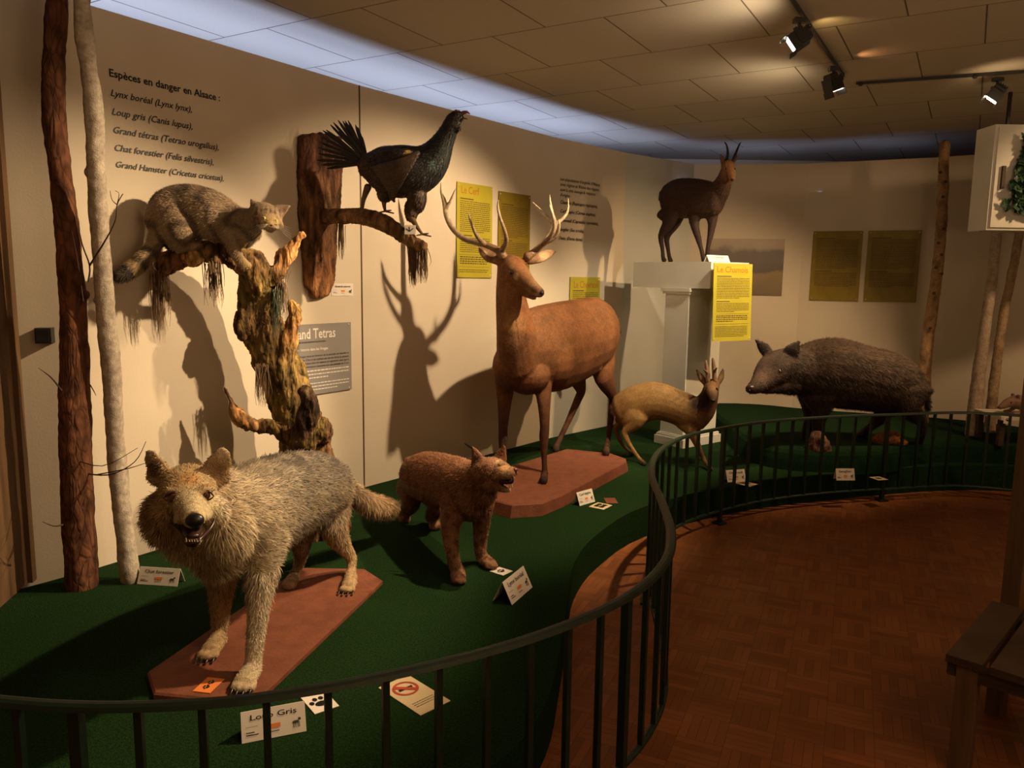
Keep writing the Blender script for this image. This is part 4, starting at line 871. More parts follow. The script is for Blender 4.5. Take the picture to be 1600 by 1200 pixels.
# ------------------------------------------------------------------ roe deer
ro = thing('roe_deer', (1.25, 5.85, GZ), 'stuffed tawny roe buck with short stubby antlers standing between the stag and the fence', 'deer')
e1 = (.25, .145, .052); e2 = (.18, .095, .040); e3 = (.06, .028, .013)
b = Body((.25, .97, 0))
b.loft([(at(972, 640, 5.95), .09, .13, e2), (at(992, 634, 5.92), .12, .155, e1), (at(1022, 626, 5.87), .125, .15, e1), (at(1052, 634, 5.83), .12, .135, e1), (at(1078, 645, 5.79), .11, .135, e1), (at(1092, 650, 5.77), .09, .11, e2)], e1, .012, seg=18)
b.loft([(at(1084, 648, 5.78), .095, .13, e1), (at(1098, 638, 5.76), .08, .105, e3), (at(1107, 622, 5.74), .062, .075, e3), (at(1111, 608, 5.74), .055, .06, e3)], e3, .012, lat=(.6, .8, 0))
hl = (.97, .22, 0)
b.loft([(at(1112, 603, 5.76), .058, .056, e2), (at(1112, 606, 5.70), .056, .052, e2), (at(1113, 614, 5.63), .040, .038, e2), (at(1114, 622, 5.57), .028, .026, e3), (at(1114, 626, 5.54), .022, .02, e3)], e2, .006, lat=hl, w=1.5)
b.loft([(at(1102, 600, 5.74), .016, .012, e2), (at(1096, 590, 5.75), .028, .010, e2), (at(1088, 577, 5.76), .008, .005, e3)], e2, .008, lat=(.6, 0, .5))
b.loft([(at(1122, 600, 5.74), .016, .012, e2), (at(1127, 589, 5.75), .026, .010, e2), (at(1130, 575, 5.76), .008, .005, e3)], e2, .008, lat=(.6, 0, -.5))
b.spot(at(1096, 589, 5.72), .022, (.42, .30, .18), .7); b.spot(at(1127, 589, 5.72), .022, (.42, .30, .18), .6)
def rleg(pts): b.loft([(p, a, c, k) for p, a, c, k in pts], e2, .006, w=.9)
rleg([(at(988, 645, 5.86), .06, .13, e1), (at(997, 655, 5.82), .05, .075, e1), (at(985, 668, 5.84), .030, .040, e1), (at(976, 676, 5.86), .022, .028, e1), (at(985, 696, 5.83), .016, .017, e1), (at(998, 715, 5.80), .014, .015, e1), (g(1007, 728, GZ, .015), .016, .02, (.05, .03, .02))])
rleg([(at(980, 645, 6.02), .06, .12, e2), (at(984, 655, 6.0), .045, .065, e2), (at(969, 664, 6.04), .026, .035, e2), (at(962, 670, 6.06), .021, .025, e2), (at(970, 690, 6.06), .015, .017, e2), (at(982, 704, 6.08), .014, .015, e2), (g(990, 712, GZ, .015), .016, .02, (.05, .03, .02))])
rleg([(at(1074, 660, 5.76), .05, .09, e1), (at(1082, 678, 5.72), .032, .04, e2), (at(1092, 700, 5.70), .022, .024, e2), (at(1100, 718, 5.69), .015, .016, e2), (g(1111, 737, GZ, .015), .016, .02, (.05, .03, .02))])
rleg([(at(1082, 660, 5.88), .05, .085, e2), (at(1086, 680, 5.9), .030, .038, e2), (at(1090, 696, 5.92), .021, .023, e2), (at(1096, 710, 5.94), .015, .016, e2), (g(1104, 722, GZ, .015), .016, .02, (.05, .03, .02))])
b.mark(1112, 606, .03, (.26, .15, .07), .6); b.mark(1115, 622, .016, (.05, .03, .02), .7); b.mark(1096, 632, .085, (.035, .016, .008), 1); b.mark(1104, 622, .05, (.035, .016, .008), .9); b.mark(1080, 620, .03, (.07, .03, .015), .8); b.mark(1092, 655, .07, (.13, .055, .022), .7)  # small dark mark behind the neck paints in the ear's shadow
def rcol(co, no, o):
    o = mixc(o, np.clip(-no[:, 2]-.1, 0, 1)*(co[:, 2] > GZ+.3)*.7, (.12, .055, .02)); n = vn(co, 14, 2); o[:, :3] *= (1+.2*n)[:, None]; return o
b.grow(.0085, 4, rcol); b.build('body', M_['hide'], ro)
b.fur(ro, 22000, lambda p: np.broadcast_to(np.array([[-.95, .1, -.2]]), p.shape).copy(), .003, .12, .14, .18, 1.15)
eye(b, ro, 1103, 608, .0125, sink=.3); eye(b, ro, 1120, 608, .0125, sink=.3)
mb = MB(); mb.ball(at(1114, 626, 5.525), (.012, .01, .010)); mb.build('nose', M_['black'], ro, True)
antler('antler', [[(1106, 596, 5.71, .020), (1106, 584, 5.72, .018), (1104, 573, 5.73, .015), (1103, 564, 5.74, .009)], [(1104, 582, 5.71, .012), (1100, 578, 5.66, .006)]], ro)
antler('antler', [[(1117, 596, 5.71, .020), (1116, 583, 5.72, .018), (1115, 570, 5.73, .016), (1114, 560, 5.74, .010)], [(1116, 580, 5.71, .012), (1120, 575, 5.66, .006)]], ro)

# ------------------------------------------------------------------ chamois
ch = thing('chamois', (1.46, 6.54, PT), 'stuffed dark brown chamois with thin hooked horns standing on the cream plinth', 'chamois')
h1 = (.046, .023, .014); h2 = (.026, .013, .009); h3 = (.30, .15, .06)
b = Body((.7, .7, 0))
b.loft([(at(1045, 312, 6.78), .09, .14, h1), (at(1058, 310, 6.72), .115, .165, h1), (at(1080, 310, 6.62), .12, .165, h1), (at(1102, 312, 6.50), .115, .155, h1), (at(1118, 312, 6.42), .09, .13, h1)], h1, .02, seg=16)
b.loft([(at(1112, 310, 6.46), .09, .13, h1), (at(1124, 297, 6.40), .07, .095, h1), (at(1132, 280, 6.38), .055, .065, (.14, .06, .025)), (at(1137, 264, 6.38), .05, .052, h3)], h1, .014)
b.loft([(at(1135, 258, 6.40), .045, .048, h1), (at(1139, 260, 6.35), .046, .046, h3), (at(1142, 270, 6.31), .036, .034, h3), (at(1144, 280, 6.28), .025, .024, h3)], h3, .005, lat=(.95, .3, 0), w=1.4)
for x, y, x2, y2 in ((1130, 256, 1126, 240), (1145, 254, 1152, 243)): b.loft([(at(x, y, 6.38), .016, .012), (at((x+x2)/2, (y+y2)/2, 6.39), .02, .008), (at(x2, y2, 6.4), .006, .004)], (.12, .06, .03), .005, lat=(1, 0, .3))
def cleg(pts): b.loft([(p, a, c, k) for p, a, c, k in pts], h2, .008, w=.9)
def pf(px, Y): p = at(px, 410, Y); p.z = PT+.014; return p
cleg([(at(1046, 330, 6.72), .06, .13, h1), (at(1045, 348, 6.68), .04, .065, h2), (at(1033, 368, 6.72), .024, .03, h2), (at(1035, 388, 6.69), .017, .018, h2), (at(1036, 402, 6.66), .018, .018, h2), (pf(1038, 6.64), .02, .022, h2)])
cleg([(at(1056, 330, 6.82), .06, .12, h2), (at(1054, 348, 6.80), .04, .06, h2), (at(1042, 370, 6.84), .024, .03, h2), (at(1044, 390, 6.82), .017, .018, h2), (at(1046, 402, 6.80), .018, .018, h2), (pf(1048, 6.78), .02, .022, h2)])
cleg([(at(1088, 328, 6.54), .05, .09, h1), (at(1085, 348, 6.52), .034, .042, h2), (at(1091, 372, 6.46), .024, .026, h2), (at(1096, 390, 6.42), .018, .018, h2), (pf(1100, 6.40), .02, .024, h2)])
cleg([(at(1110, 326, 6.48), .05, .09, h1), (at(1113, 345, 6.46), .034, .042, h2), (at(1110, 368, 6.46), .024, .026, h2), (at(1106, 388, 6.46), .018, .018, h2), (pf(1105, 6.47), .02, .024, h2)])
b.loft([(at(1034, 300, 6.84), .02, .02), (at(1032, 312, 6.88), .018, .016)], h2, .02)
b.grow(.0085, 3); b.build('body', M_['hide'], ch)
b.fur(ch, 20000, lambda p: np.broadcast_to(np.array([[-.7, .5, -.5]]), p.shape).copy(), .0035, .2, .2, .25, 1.3)
eye(b, ch, 1134, 264, .009, sink=.3); eye(b, ch, 1148, 264, .009, sink=.3)
mb = MB(); mb.ball(at(1144, 281, 6.26), (.014, .012, .01)); mb.build('nose', M_['black'], ch, True)
for pts in ([(1135, 252), (1137, 240), (1136, 229), (1133, 223), (1131, 222)], [(1145, 252), (1149, 241), (1153, 231), (1156, 224), (1158, 223)]):
    mb = MB(); mb.loft([(at(x, y, 6.36+.02*i), (.013, .011, .008, .005, .002)[i]) for i, (x, y) in enumerate(pts)], seg=10, sub=4); mb.build('horn', M_['black'], ch, True)

# ------------------------------------------------------------------ wild boar
bo = thing('wild_boar', (2.85, 5.98, SZ), 'stuffed dark brown wild boar standing on the green mound behind the fence', 'boar')
w1 = (.048, .030, .020); w2 = (.020, .013, .010); w3 = (.095, .055, .038)
b = Body((.05, 1, 0))
b.loft([(at(1250, 580, 5.86), .13, .19, w1), (at(1275, 580, 5.88), .17, .245, w1), (at(1305, 583, 5.90), .185, .27, w1), (at(1345, 590, 5.93), .19, .25, w1), (at(1385, 597, 5.95), .18, .235, w1), (at(1412, 606, 5.96), .16, .20, w1), (at(1430, 612, 5.98), .11, .14, w2)], w1, .035, seg=18)
b.loft([(at(1262, 580, 5.86), .14, .19, w1), (at(1238, 578, 5.80), .115, .165, w1), (at(1218, 578, 5.74), .095, .13, w1)], w1, .03)
hl = (.35, .93, 0)
b.loft([(at(1226, 575, 5.76), .11, .15, w1), (at(1211, 576, 5.70), .095, .13, w1), (at(1197, 588, 5.65), .068, .100, w3), (at(1187, 599, 5.60), .052, .070, w3), (at(1179, 605, 5.56), .044, .052, w2), (at(1173, 608, 5.54), .038, .038, w2)], w1, .012, lat=hl, w=1.4)
b.loft([(at(1236, 600, 5.78), .08, .085, w2), (at(1216, 602, 5.70), .060, .062, w2), (at(1200, 607, 5.64), .040, .040, w2), (at(1190, 609, 5.60), .03, .026, w2)], w2, .03, lat=hl)
b.ball(at(1228, 590, 5.72), (.07, .06, .085), w1, .035)
b.loft([(at(1202, 555, 5.74), .034, .024, w2), (at(1194, 545, 5.74), .045, .016, w2), (at(1186, 536, 5.74), .026, .011, w2), (at(1180, 531, 5.74), .008, .006, w2)], w2, .015, lat=(.7, 0, .7))
b.loft([(at(1230, 556, 5.70), .045, .024, w2), (at(1237, 548, 5.68), .058, .018, w2), (at(1244, 539, 5.68), .034, .012, w2), (at(1249, 533, 5.68), .008, .007, w2)], w2, .015, lat=(.77, 0, -.63))
def bleg(pts): b.loft([(p, a, c, k) for p, a, c, k in pts], w2, .012, w=.9)
bleg([(at(1283, 620, 5.82), .075, .14, w1), (at(1282, 645, 5.84), .052, .07, w2), (at(1277, 665, 5.86), .036, .042, w2), (at(1275, 680, 5.88), .03, .032, w2), (g(1272, 690, SZ, .02), .034, .036, w2)])
bleg([(at(1272, 620, 5.98), .07, .13, w2), (at(1268, 648, 6.02), .048, .06, w2), (at(1262, 668, 6.05), .034, .04, w2), (g(1258, 685, SZ, .02), .034, .036, w2)])
bleg([(at(1418, 612, 5.86), .09, .19, w1), (at(1422, 638, 5.84), .06, .09, w2), (at(1440, 658, 5.88), .036, .046, w2), (at(1440, 676, 5.9), .03, .032, w2), (g(1436, 692, SZ, .02), .034, .036, w2)])
bleg([(at(1395, 620, 6.04), .08, .16, w2), (at(1380, 643, 6.04), .05, .08, w2), (at(1372, 658, 6.08), .034, .042, w2), (at(1356, 670, 6.08), .028, .03, w2), (g(1346, 682, SZ, .02), .034, .036, w2)])
b.loft([(at(1440, 598, 6.0), .022, .022), (at(1447, 615, 6.02), .02, .02), (at(1450, 640, 6.02), .028, .02)], w2, .03)
b.mark(1194, 588, .06, (.17, .10, .07), .7); b.mark(1183, 603, .03, (.06, .035, .028), .8); b.mark(1219, 579, .02, (.015, .01, .008), .8); b.mark(1195, 545, .03, (.03, .018, .014), .6)
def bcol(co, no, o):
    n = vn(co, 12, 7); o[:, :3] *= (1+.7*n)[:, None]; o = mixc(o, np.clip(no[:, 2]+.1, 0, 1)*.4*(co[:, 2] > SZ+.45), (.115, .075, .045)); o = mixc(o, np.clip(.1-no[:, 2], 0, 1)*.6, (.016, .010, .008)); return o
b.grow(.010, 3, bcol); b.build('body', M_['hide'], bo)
def bflow(p):
    d = np.zeros_like(p); d[:, 0] = .85; d[:, 2] = -.45; lg = p[:, 2] < SZ+.28; d[lg] = (0, 0, -1); return d
b.fur(bo, 60000, bflow, .0032, .42, .28, .5, 1.7)
eye(b, bo, 1218, 580, .010, sink=.3)
mb = MB(); c = at(1172, 608, 5.53); ax = (V((-.35, -.2, .1)).normalized(),); fwd = (at(1172, 608, 5.53)-at(1196, 592, 5.65)).normalized(); sd = fwd.cross(V((0, 0, 1))).normalized(); up = sd.cross(fwd)
mb.loft([(c-fwd*.012, .036, .034), (c, .036, .034)], lat=sd); mb.build('snout_disc', M_['mouth'], bo, True)
mb = MB(); mb.ball(c+fwd*.026+sd*.013, (.007, .007, .009)); mb.ball(c+fwd*.026-sd*.013, (.007, .007, .009)); mb.build('nostril', M_['black'], bo, True)

# ------------------------------------------------------------------ rocks by the boar
def rock(name, c, r, cols, label, cat, seed, flat=1):
    t = Body((1, 0, 0)); t.ball(c, r, cols[0], 0); t.ball(V(c)+V((r[0]*.5, -.02, -.01)), [q*.7 for q in r], cols[0], 0); t.ball(V(c)+V((-r[0]*.55, .02, -.01)), [q*.62 for q in r], cols[0], 0)
    def f(co, no, o): o = mixc(o, np.clip(.5+vn(co, 14, seed)*2, 0, 1), cols[1]); return o
    t.grow(.012, 1, f, lambda p: .022*noise.noise(p*11+V((seed, 0, 0)))+.012*noise.noise(p*30))
    root = None; off = V(c); co = t.co
    o = t.build(name, M_['barkm'], None); o.data.transform(Matrix.Translation(-off)); o.location = off; return tag(o, label, cat)
p = g(1270, 728, GZ); rock('rock', p+V((0, -.06, .13)), (.085, .09, .15), ((.085, .042, .028), (.17, .095, .06)), 'knobbly brown rock below the boar\'s front legs', 'rock', 2)
p = g(1388, 692, SZ); rock('rock', p+V((0, .0, .03)), (.12, .09, .065), ((.34, .13, .05), (.20, .08, .035)), 'low reddish stone below the boar\'s hind legs', 'rock', 5)
# ------------------------------------------------------------------ snag that carries the wildcat
def strands(name, px, py, Y, length, wid, n, m, parent, seed=1, sway=.03):
    r_ = random.Random(seed); mb = MB(); top = at(px, py, Y)
    for i in range(n):
        a = top+V((r_.gauss(0, wid*.4), r_.gauss(0, wid*.25), r_.uniform(-.01, .01))); L = length*r_.uniform(.45, 1.0)
        dx, dy = r_.gauss(0, sway), r_.gauss(0, sway*.6); w = .0022
        pts = [a, a+V((dx*.3, dy*.3, -L*.4)), a+V((dx*.45-a.x*0, dy*.6, -L*.75)), a+V((dx*.2, dy*.3, -L))]
        vs = []
        for k, p in enumerate(pts): ww = w*(1-.25*k); vs += [p-V((ww, 0, 0)), p+V((ww, 0, 0)), p+V((0, -ww*1.5, 0))]
        fs = [];
        for k in range(3):
            for j in range(3): fs.append((k*3+j, k*3+(j+1) % 3, k*3+3+(j+1) % 3, k*3+3+j))
        mb.add(vs, fs)
    o = mb.build(name, m, parent); o['kind'] = 'stuff' if False else None if False else ''; del o['kind']; return o
sn = thing('dead_tree_trunk', (-1.15, 4.05, GZ), 'gnarled dead tree trunk with broken limbs carrying the wildcat', 'tree trunk')
k1 = (.17, .095, .042); k2 = (.09, .048, .025); k3 = (.44, .22, .08); k4 = (.17, .115, .038)
b = Body((1, 0, 0))
base = gz(478, 720, GZ); base = V((-1.10, 4.08, GZ))
b.loft([(base+V((.02, 0, .0)), .20, .17, k2), (at(478, 700, 4.07), .14, .13, k1), (at(466, 655, 4.06), .125, .12, k1), (at(447, 600, 4.05), .118, .11, k4), (at(425, 545, 4.03), .115, .105, k4), (at(406, 505, 4.0), .108, .10, k1), (at(400, 468, 3.98), .085, .085, k4), (at(402, 440, 3.94), .088, .088, k4), (at(392, 415, 3.9), .082, .08, k1), (at(365, 401, 3.85), .066, .062, k1), (at(330, 393, 3.80), .055, .055, k1), (at(300, 393, 3.77), .052, .050, k1), (at(275, 404, 3.74), .056, .056, (.28, .12, .04)), (at(258, 418, 3.72), .050, .05, k2)], k1, 0, seg=18)
b.ball(at(380, 508, 3.92), (.05, .05, .085), k2, 0); b.ball(at(300, 402, 3.70), (.045, .05, .04), k3, 0)
b.loft([(at(412, 438, 3.92), .055, .05, k1), (at(432, 425, 3.93), .04, .038, k1), (at(445, 403, 3.94), .042, .034, k3), (at(458, 384, 3.95), .028, .026, k3), (at(471, 366, 3.96), .022, .020, k3)], k3, 0)
b.loft([(at(437, 412, 3.93), .02, .02, k3), (at(440, 395, 3.93), .014, .012, k3), (at(445, 384, 3.93), .006, .006, k3)], k3, 0)
b.loft([(at(440, 560, 4.0), .07, .07, k4), (at(452, 532, 3.98), .042, .04, k3), (at(458, 500, 3.97), .034, .026, k3), (at(455, 471, 3.97), .013, .012, k3)], k3, 0)
b.loft([(at(455, 520, 3.97), .03, .026, k3), (at(466, 500, 3.97), .024, .02, k3), (at(466, 478, 3.98), .010, .01, k3)], k3, 0)
b.loft([(at(468, 690, 4.0), .07, .06, k1), (at(430, 670, 3.94), .042, .038, k1), (at(398, 664, 3.9), .036, .034, k1), (at(376, 655, 3.88), .042, .038, k3), (at(362, 630, 3.87), .018, .018, k2), (at(351, 606, 3.86), .008, .008, k2)], k1, 0)
b.loft([(at(472, 690, 3.92), .075, .07, k2), (at(480, 655, 3.88), .058, .055, (.05, .03, .02)), (at(482, 628, 3.86), .045, .045, (.05, .03, .02)), (at(478, 612, 3.86), .04, .038, (.05, .03, .02))], k2, 0)
b.ball(at(500, 675, 3.97), (.07, .06, .08), k2, 0)
def scol(co, no, o):
    n = vn(co, 7, 5); o = mixc(o, np.clip((n-.05)*2.2, 0, .45), (.20, .15, .042)); n2 = vn(co*np.array([[1, 1, .3]]), 45, 1); n3 = vn(co*np.array([[1, 1, .26]]), 42, 0); o[:, :3] *= np.clip(1+.6*n2+1.1*n3, .22, 1.9)[:, None]; return o
b.grow(.0065, 0, scol, lambda p: .014*noise.noise(p*13)+.011*noise.noise(V((p.x*42, p.y*42, p.z*11)))+.006*noise.noise(V((p.x*95, p.y*95, p.z*32)))+.003*noise.noise(p*150)); b.build('trunk', M_['barkm'], sn)
strands('hanging_moss', 334, 410, 3.78, .22, .05, 60, M_['rope'], sn, 2); strands('hanging_moss', 439, 440, 3.94, .20, .03, 50, M_['rope'], sn, 3)
strands('hanging_moss', 430, 455, 3.9, .24, .03, 60, M_['greenmoss'], sn, 4); strands('hanging_moss', 407, 570, 3.92, .22, .04, 50, M_['rope'], sn, 5); strands('hanging_moss', 248, 425, 3.7, .30, .05, 60, M_['rope'], sn, 6)
strands('hanging_moss', 444, 395, 3.96, .16, .02, 30, M_['rope'], sn, 7)

# ------------------------------------------------------------------ wildcat
ca = thing('wildcat', at(320, 395, 3.77), 'stuffed grey-brown striped wildcat crouching on the limb of the dead trunk', 'cat')
q1 = (.27, .195, .12); q2 = (.33, .23, .11); q3 = (.07, .05, .035)
b = Body((-.25, -.97, 0))
b.loft([(at(252, 352, 3.69), .070, .088, q1), (at(268, 338, 3.70), .095, .13, q1), (at(296, 331, 3.72), .10, .130, q1), (at(328, 336, 3.70), .10, .118, q1), (at(356, 348, 3.70), .09, .098, q1), (at(376, 356, 3.66), .075, .085, q1)], q1, .02, seg=18)
b.loft([(at(366, 350, 3.68), .075, .08, q1), (at(390, 345, 3.63), .055, .058, q1), (at(404, 340, 3.59), .052, .05, q1)], q1, .02)
b.ball(at(392, 362, 3.64), (.05, .05, .05), q1, .02); b.ball(at(383, 370, 3.64), (.05, .05, .05), q1, .02)
hl = (.94, .25, -.2)
b.loft([(at(412, 336, 3.62), .066, .060, q1), (at(417, 340, 3.57), .070, .058, q1), (at(421, 346, 3.535), .054, .042, q2), (at(424, 352, 3.51), .030, .022, q2)], q1, .006, lat=hl, w=1.5)
b.ball(at(404, 348, 3.57), (.034, .03, .028), q1, .014); b.ball(at(434, 351, 3.56), (.026, .026, .024), q1, .014); b.ball(at(423, 360, 3.53), (.02, .022, .012), q2, .005); b.ball(at(417, 355, 3.515), (.016, .016, .011), q2, .002); b.ball(at(431, 356, 3.515), (.016, .016, .011), q2, .002)
b.loft([(at(402, 327, 3.60), .034, .018), (at(397, 319, 3.60), .024, .009), (at(392, 311, 3.60), .004, .004)], q1, .006, lat=(.8, 0, .6)); b.loft([(at(435, 331, 3.59), .034, .018), (at(444, 326, 3.59), .024, .009), (at(454, 321, 3.59), .004, .004)], q1, .006, lat=(.4, 0, -.8))
b.mark(411, 337, .009, (.05, .035, .02), .6); b.mark(433, 341, .009, (.05, .035, .02), .6); b.mark(411, 345, .011, (.48, .36, .18), .8); b.mark(432, 344, .012, (.45, .34, .15), .8); b.mark(422, 349, .013, (.50, .36, .15), .9); b.mark(417, 356, .011, (.5, .42, .28), .9); b.mark(430, 357, .011, (.5, .42, .28), .9); b.mark(424, 363, .010, (.45, .38, .26), .8)
b.mark(397, 321, .010, (.16, .09, .05), .8); b.mark(445, 328, .010, (.16, .09, .05), .8)
for x0, y0, x1, y1 in ((409, 320, 408, 333), (416, 319, 415, 332), (423, 320, 423, 332), (430, 323, 430, 334), (437, 328, 438, 337), (402, 324, 400, 334), (399, 340, 396, 347), (400, 349, 398, 357)):
    for k_ in range(5): b.mark(x0+(x1-x0)*k_/4, y0+(y1-y0)*k_/4, .0062, q3, .8)
for q, r_y in ((409, 328), (416, 327), (423, 329), (430, 332), (403, 342), (405, 349), (441, 345), (438, 352)): b.mark(q, r_y, .0075, q3, .95)
b.loft([(at(264, 350, 3.64), .05, .10, q1), (at(284, 368, 3.62), .045, .06, q1), (at(274, 385, 3.66), .03, .034, q1), (at(290, 386, 3.67), .024, .022, q2), (at(312, 384, 3.69), .026, .019, q2)], q1, .012)
b.loft([(at(258, 355, 3.74), .05, .09, q1), (at(264, 375, 3.75), .04, .05, q1), (at(270, 386, 3.76), .026, .024, q1)], q1, .012)
b.loft([(at(358, 362, 3.64), .05, .06, q1), (at(364, 384, 3.63), .032, .036, q1), (at(372, 402, 3.67), .024, .025, q2), (at(380, 412, 3.74), .026, .022, q2), (at(388, 415, 3.76), .028, .018, q2)], q1, .010)
b.loft([(at(366, 362, 3.74), .045, .055, q1), (at(366, 380, 3.78), .03, .032, q1), (at(368, 392, 3.80), .024, .024, q2)], q1, .010)
b.loft([(at(248, 362, 3.68), .04, .042), (at(240, 385, 3.64), .036, .036), (at(224, 406, 3.60), .037, .037), (at(205, 422, 3.56), .036, .036), (at(186, 431, 3.52), .030, .03)], q2, .025, w=1.3)
tp = [at(248, 362, 3.68), at(240, 385, 3.64), at(224, 406, 3.60), at(205, 422, 3.56), at(186, 431, 3.52)]
def ccol(co, no, o):
    # bands across the body and rings on the tail
    n = vn(co, 10, 2); s = co[:, 0]*44+co[:, 2]*7+n*4; body = (co[:, 2] > 1.62)&(co[:, 0] > -1.86)&(co[:, 0] < -1.17)
    o = mixc(o, np.clip(np.sin(s)*1.6-.5, 0, .75)*body, q3)
    tl = np.zeros(len(co)); best = np.full(len(co), 9.); acc = 0
    for i in range(4):
        A_, B_ = np.array(tp[i]), np.array(tp[i+1]); d = B_-A_; L = np.linalg.norm(d); t = np.clip(((co-A_)@d)/L/L, 0, 1); dist = np.linalg.norm(co-(A_+t[:, None]*d), axis=1); m = dist < best; best[m] = dist[m]; tl[m] = acc+t[m]*L; acc += L
    on = (best < .058)&(tl > .10)
    o = mixc(o, np.where(on, np.clip(np.sin((tl-.10)*95)*1.6, 0, .95), 0), q3); o = mixc(o, np.where(on&(tl > acc-.055), 1, 0)*.95, (.02, .015, .012)); return o
b.grow(.0072, 3, ccol); b.build('body', M_['hide'], ca)
def cflow(p):
    d = np.zeros_like(p); d[:, 0] = -.9; d[:, 1] = .15; d[:, 2] = -.3; return d
b.fur(ca, 45000, cflow, .0020, .25, .22, .22, 1.3)
M_['cateye'] = mat('cat_eye', (.50, .42, .12), rough=.12, spec=.8)
for x, y in ((412, 341), (431, 345)):
    o = eye(b, ca, x, y, .0115, M_['cateye'], .5); p, n = b.hit(x, y); mb = MB(); mb.ball(p+(CAMP-p).normalized()*.0045, (.0026, .0026, .0065)); mb.build('pupil', M_['black'], o)
mb = MB(); mb.ball(at(424, 352, 3.482), (.0075, .006, .005)); mb.build('nose', M_['tongue'], ca, True)
mb = MB()
for sx in (-1, 1):
    for k in range(5):
        a = at(424+sx*5, 350, 3.49); mb.loft([(a, .0006), (a+V((sx*.04, -.01, -.006-.008*k)), .0004), (a+V((sx*.075, 0, -.02-.012*k)), .0002)], seg=4)
mb.build('whiskers', M_['card'], ca)

# ------------------------------------------------------------------ bark slab with branch, capercaillie
A, B_, d, n = seg_frame(1)
off = A+n*.004
out = [(463, 212), (496, 208), (528, 215), (530, 262), (526, 330), (520, 372), (519, 402), (516, 440), (507, 463), (487, 467), (474, 446), (471, 400), (466, 350), (464, 290)]
sl = thing('bark_slab', plane_hit(496, 467, off, n), 'upright slab of rough bark hung on the wall holding the capercaillie branch', 'wood slab')
P = [plane_hit(x, y, off, n) for x, y in out]; k = len(P); c = sum(P, V((0, 0, 0)))/k
vs = []; NS = 7
for dep, sh in ((0, 1.0), (.02, 1.02), (.04, .97), (.05, .86)):
    for p in P: q = c+(p-c)*sh; q = V((c.x+(p.x-c.x)*sh, c.y+(p.y-c.y)*sh, c.z+(p.z-c.z)*(1+(sh-1)*.25))); vs.append(q+n*dep)
fs = [(j*k+i, j*k+(i+1) % k, (j+1)*k+(i+1) % k, (j+1)*k+i) for j in range(3) for i in range(k)]+[tuple(range(k-1, -1, -1)), tuple(range(3*k, 4*k))]
t = Body(tuple(d)); t.mb.add(vs, fs); t.cp.append((c, .3, (.13, .065, .03), 0, 1)); t.cp.append((c-V((0, 0, .4)), .2, (.24, .11, .045), 0, 1)); t.cp.append((c+V((0, 0, .4)), .2, (.08, .035, .02), 0, 1))  # top of the slab coloured darker for the shadow of the tail
def bk(co, no, o): m = vn(co*np.array([[1, 1, .25]]), 40, 3); o[:, :3] *= np.clip(1+.9*m, .3, 1.9)[:, None]; return o
t.grow(.010, 0, bk, lambda p: .010*noise.noise(V((p.x*38, p.y*38, p.z*9)))+.005*noise.noise(p*70)); t.build('bark', M_['barkm'], sl)
t = Body((0, 0, 1)); bc = (.17, .095, .045)
t.loft([(at(497, 338, 4.72), .05, .05), (at(525, 338, 4.64), .045, .045), (at(560, 338, 4.56), .046, .044), (at(592, 345, 4.52), .05, .05), (at(618, 360, 4.49), .045, .045), (at(642, 376, 4.46), .04, .038), (at(661, 386, 4.44), .034, .034)], bc, 0)
t.grow(.009, 0, bk, lambda p: .008*noise.noise(p*26)+.006*noise.noise(p*60)); t.build('branch', M_['barkm'], sl)
strands('hanging_moss', 645, 384, 4.45, .24, .035, 120, M_['rope'], sl, 11, .012); strands('hanging_moss', 661, 388, 4.43, .20, .03, 90, M_['rope'], sl, 12, .02); strands('hanging_moss', 532, 350, 4.62, .22, .02, 40, M_['rope'], sl, 13, .015)

bd = thing('capercaillie', at(610, 345, 4.52), 'stuffed black capercaillie with fanned tail and open beak on the wall branch', 'bird')
f1 = (.022, .016, .014); f2 = (.055, .030, .018); f3 = (.012, .018, .016)
b = Body((-.2, -.97, 0))
b.loft([(at(573, 258, 4.50), .06, .07, f2), (at(592, 262, 4.49), .10, .12, f2), (at(620, 268, 4.47), .125, .145, f1), (at(648, 266, 4.46), .12, .14, f1), (at(668, 256, 4.45), .095, .12, f3), (at(682, 240, 4.44), .07, .09, f3), (at(693, 220, 4.43), .052, .062, f3), (at(702, 203, 4.42), .044, .05, f1), (at(709, 188, 4.41), .042, .044, f1), (at(716, 181, 4.40), .034, .034, f1)], f1, .02, seg=18)
b.ball(at(652, 306, 4.46), (.055, .07, .10), f2, .02); b.ball(at(643, 328, 4.46), (.04, .05, .07), f2, .02); b.ball(at(602, 300, 4.5), (.05, .05, .06), f2, .015)
b.ball(at(716, 198, 4.40), (.018, .022, .028), f1, .02)
b.mark(678, 257, .022, (.06, .11, .08), .7); b.mark(639, 238, .018, (.45, .32, .08), .9)
def fcol(co, no, o): m = vn(co, 30, 3); o[:, :3] *= np.clip(1+.7*m, .3, 2)[:, None]; return o
b.grow(.0085, 3, fcol); b.build('body', M_['feather'], bd)
b.fur(bd, 16000, lambda p: np.broadcast_to(np.array([[-.8, .15, -.35]]), p.shape).copy(), .006, .12, .12, .35, 1.3, name='plumage')
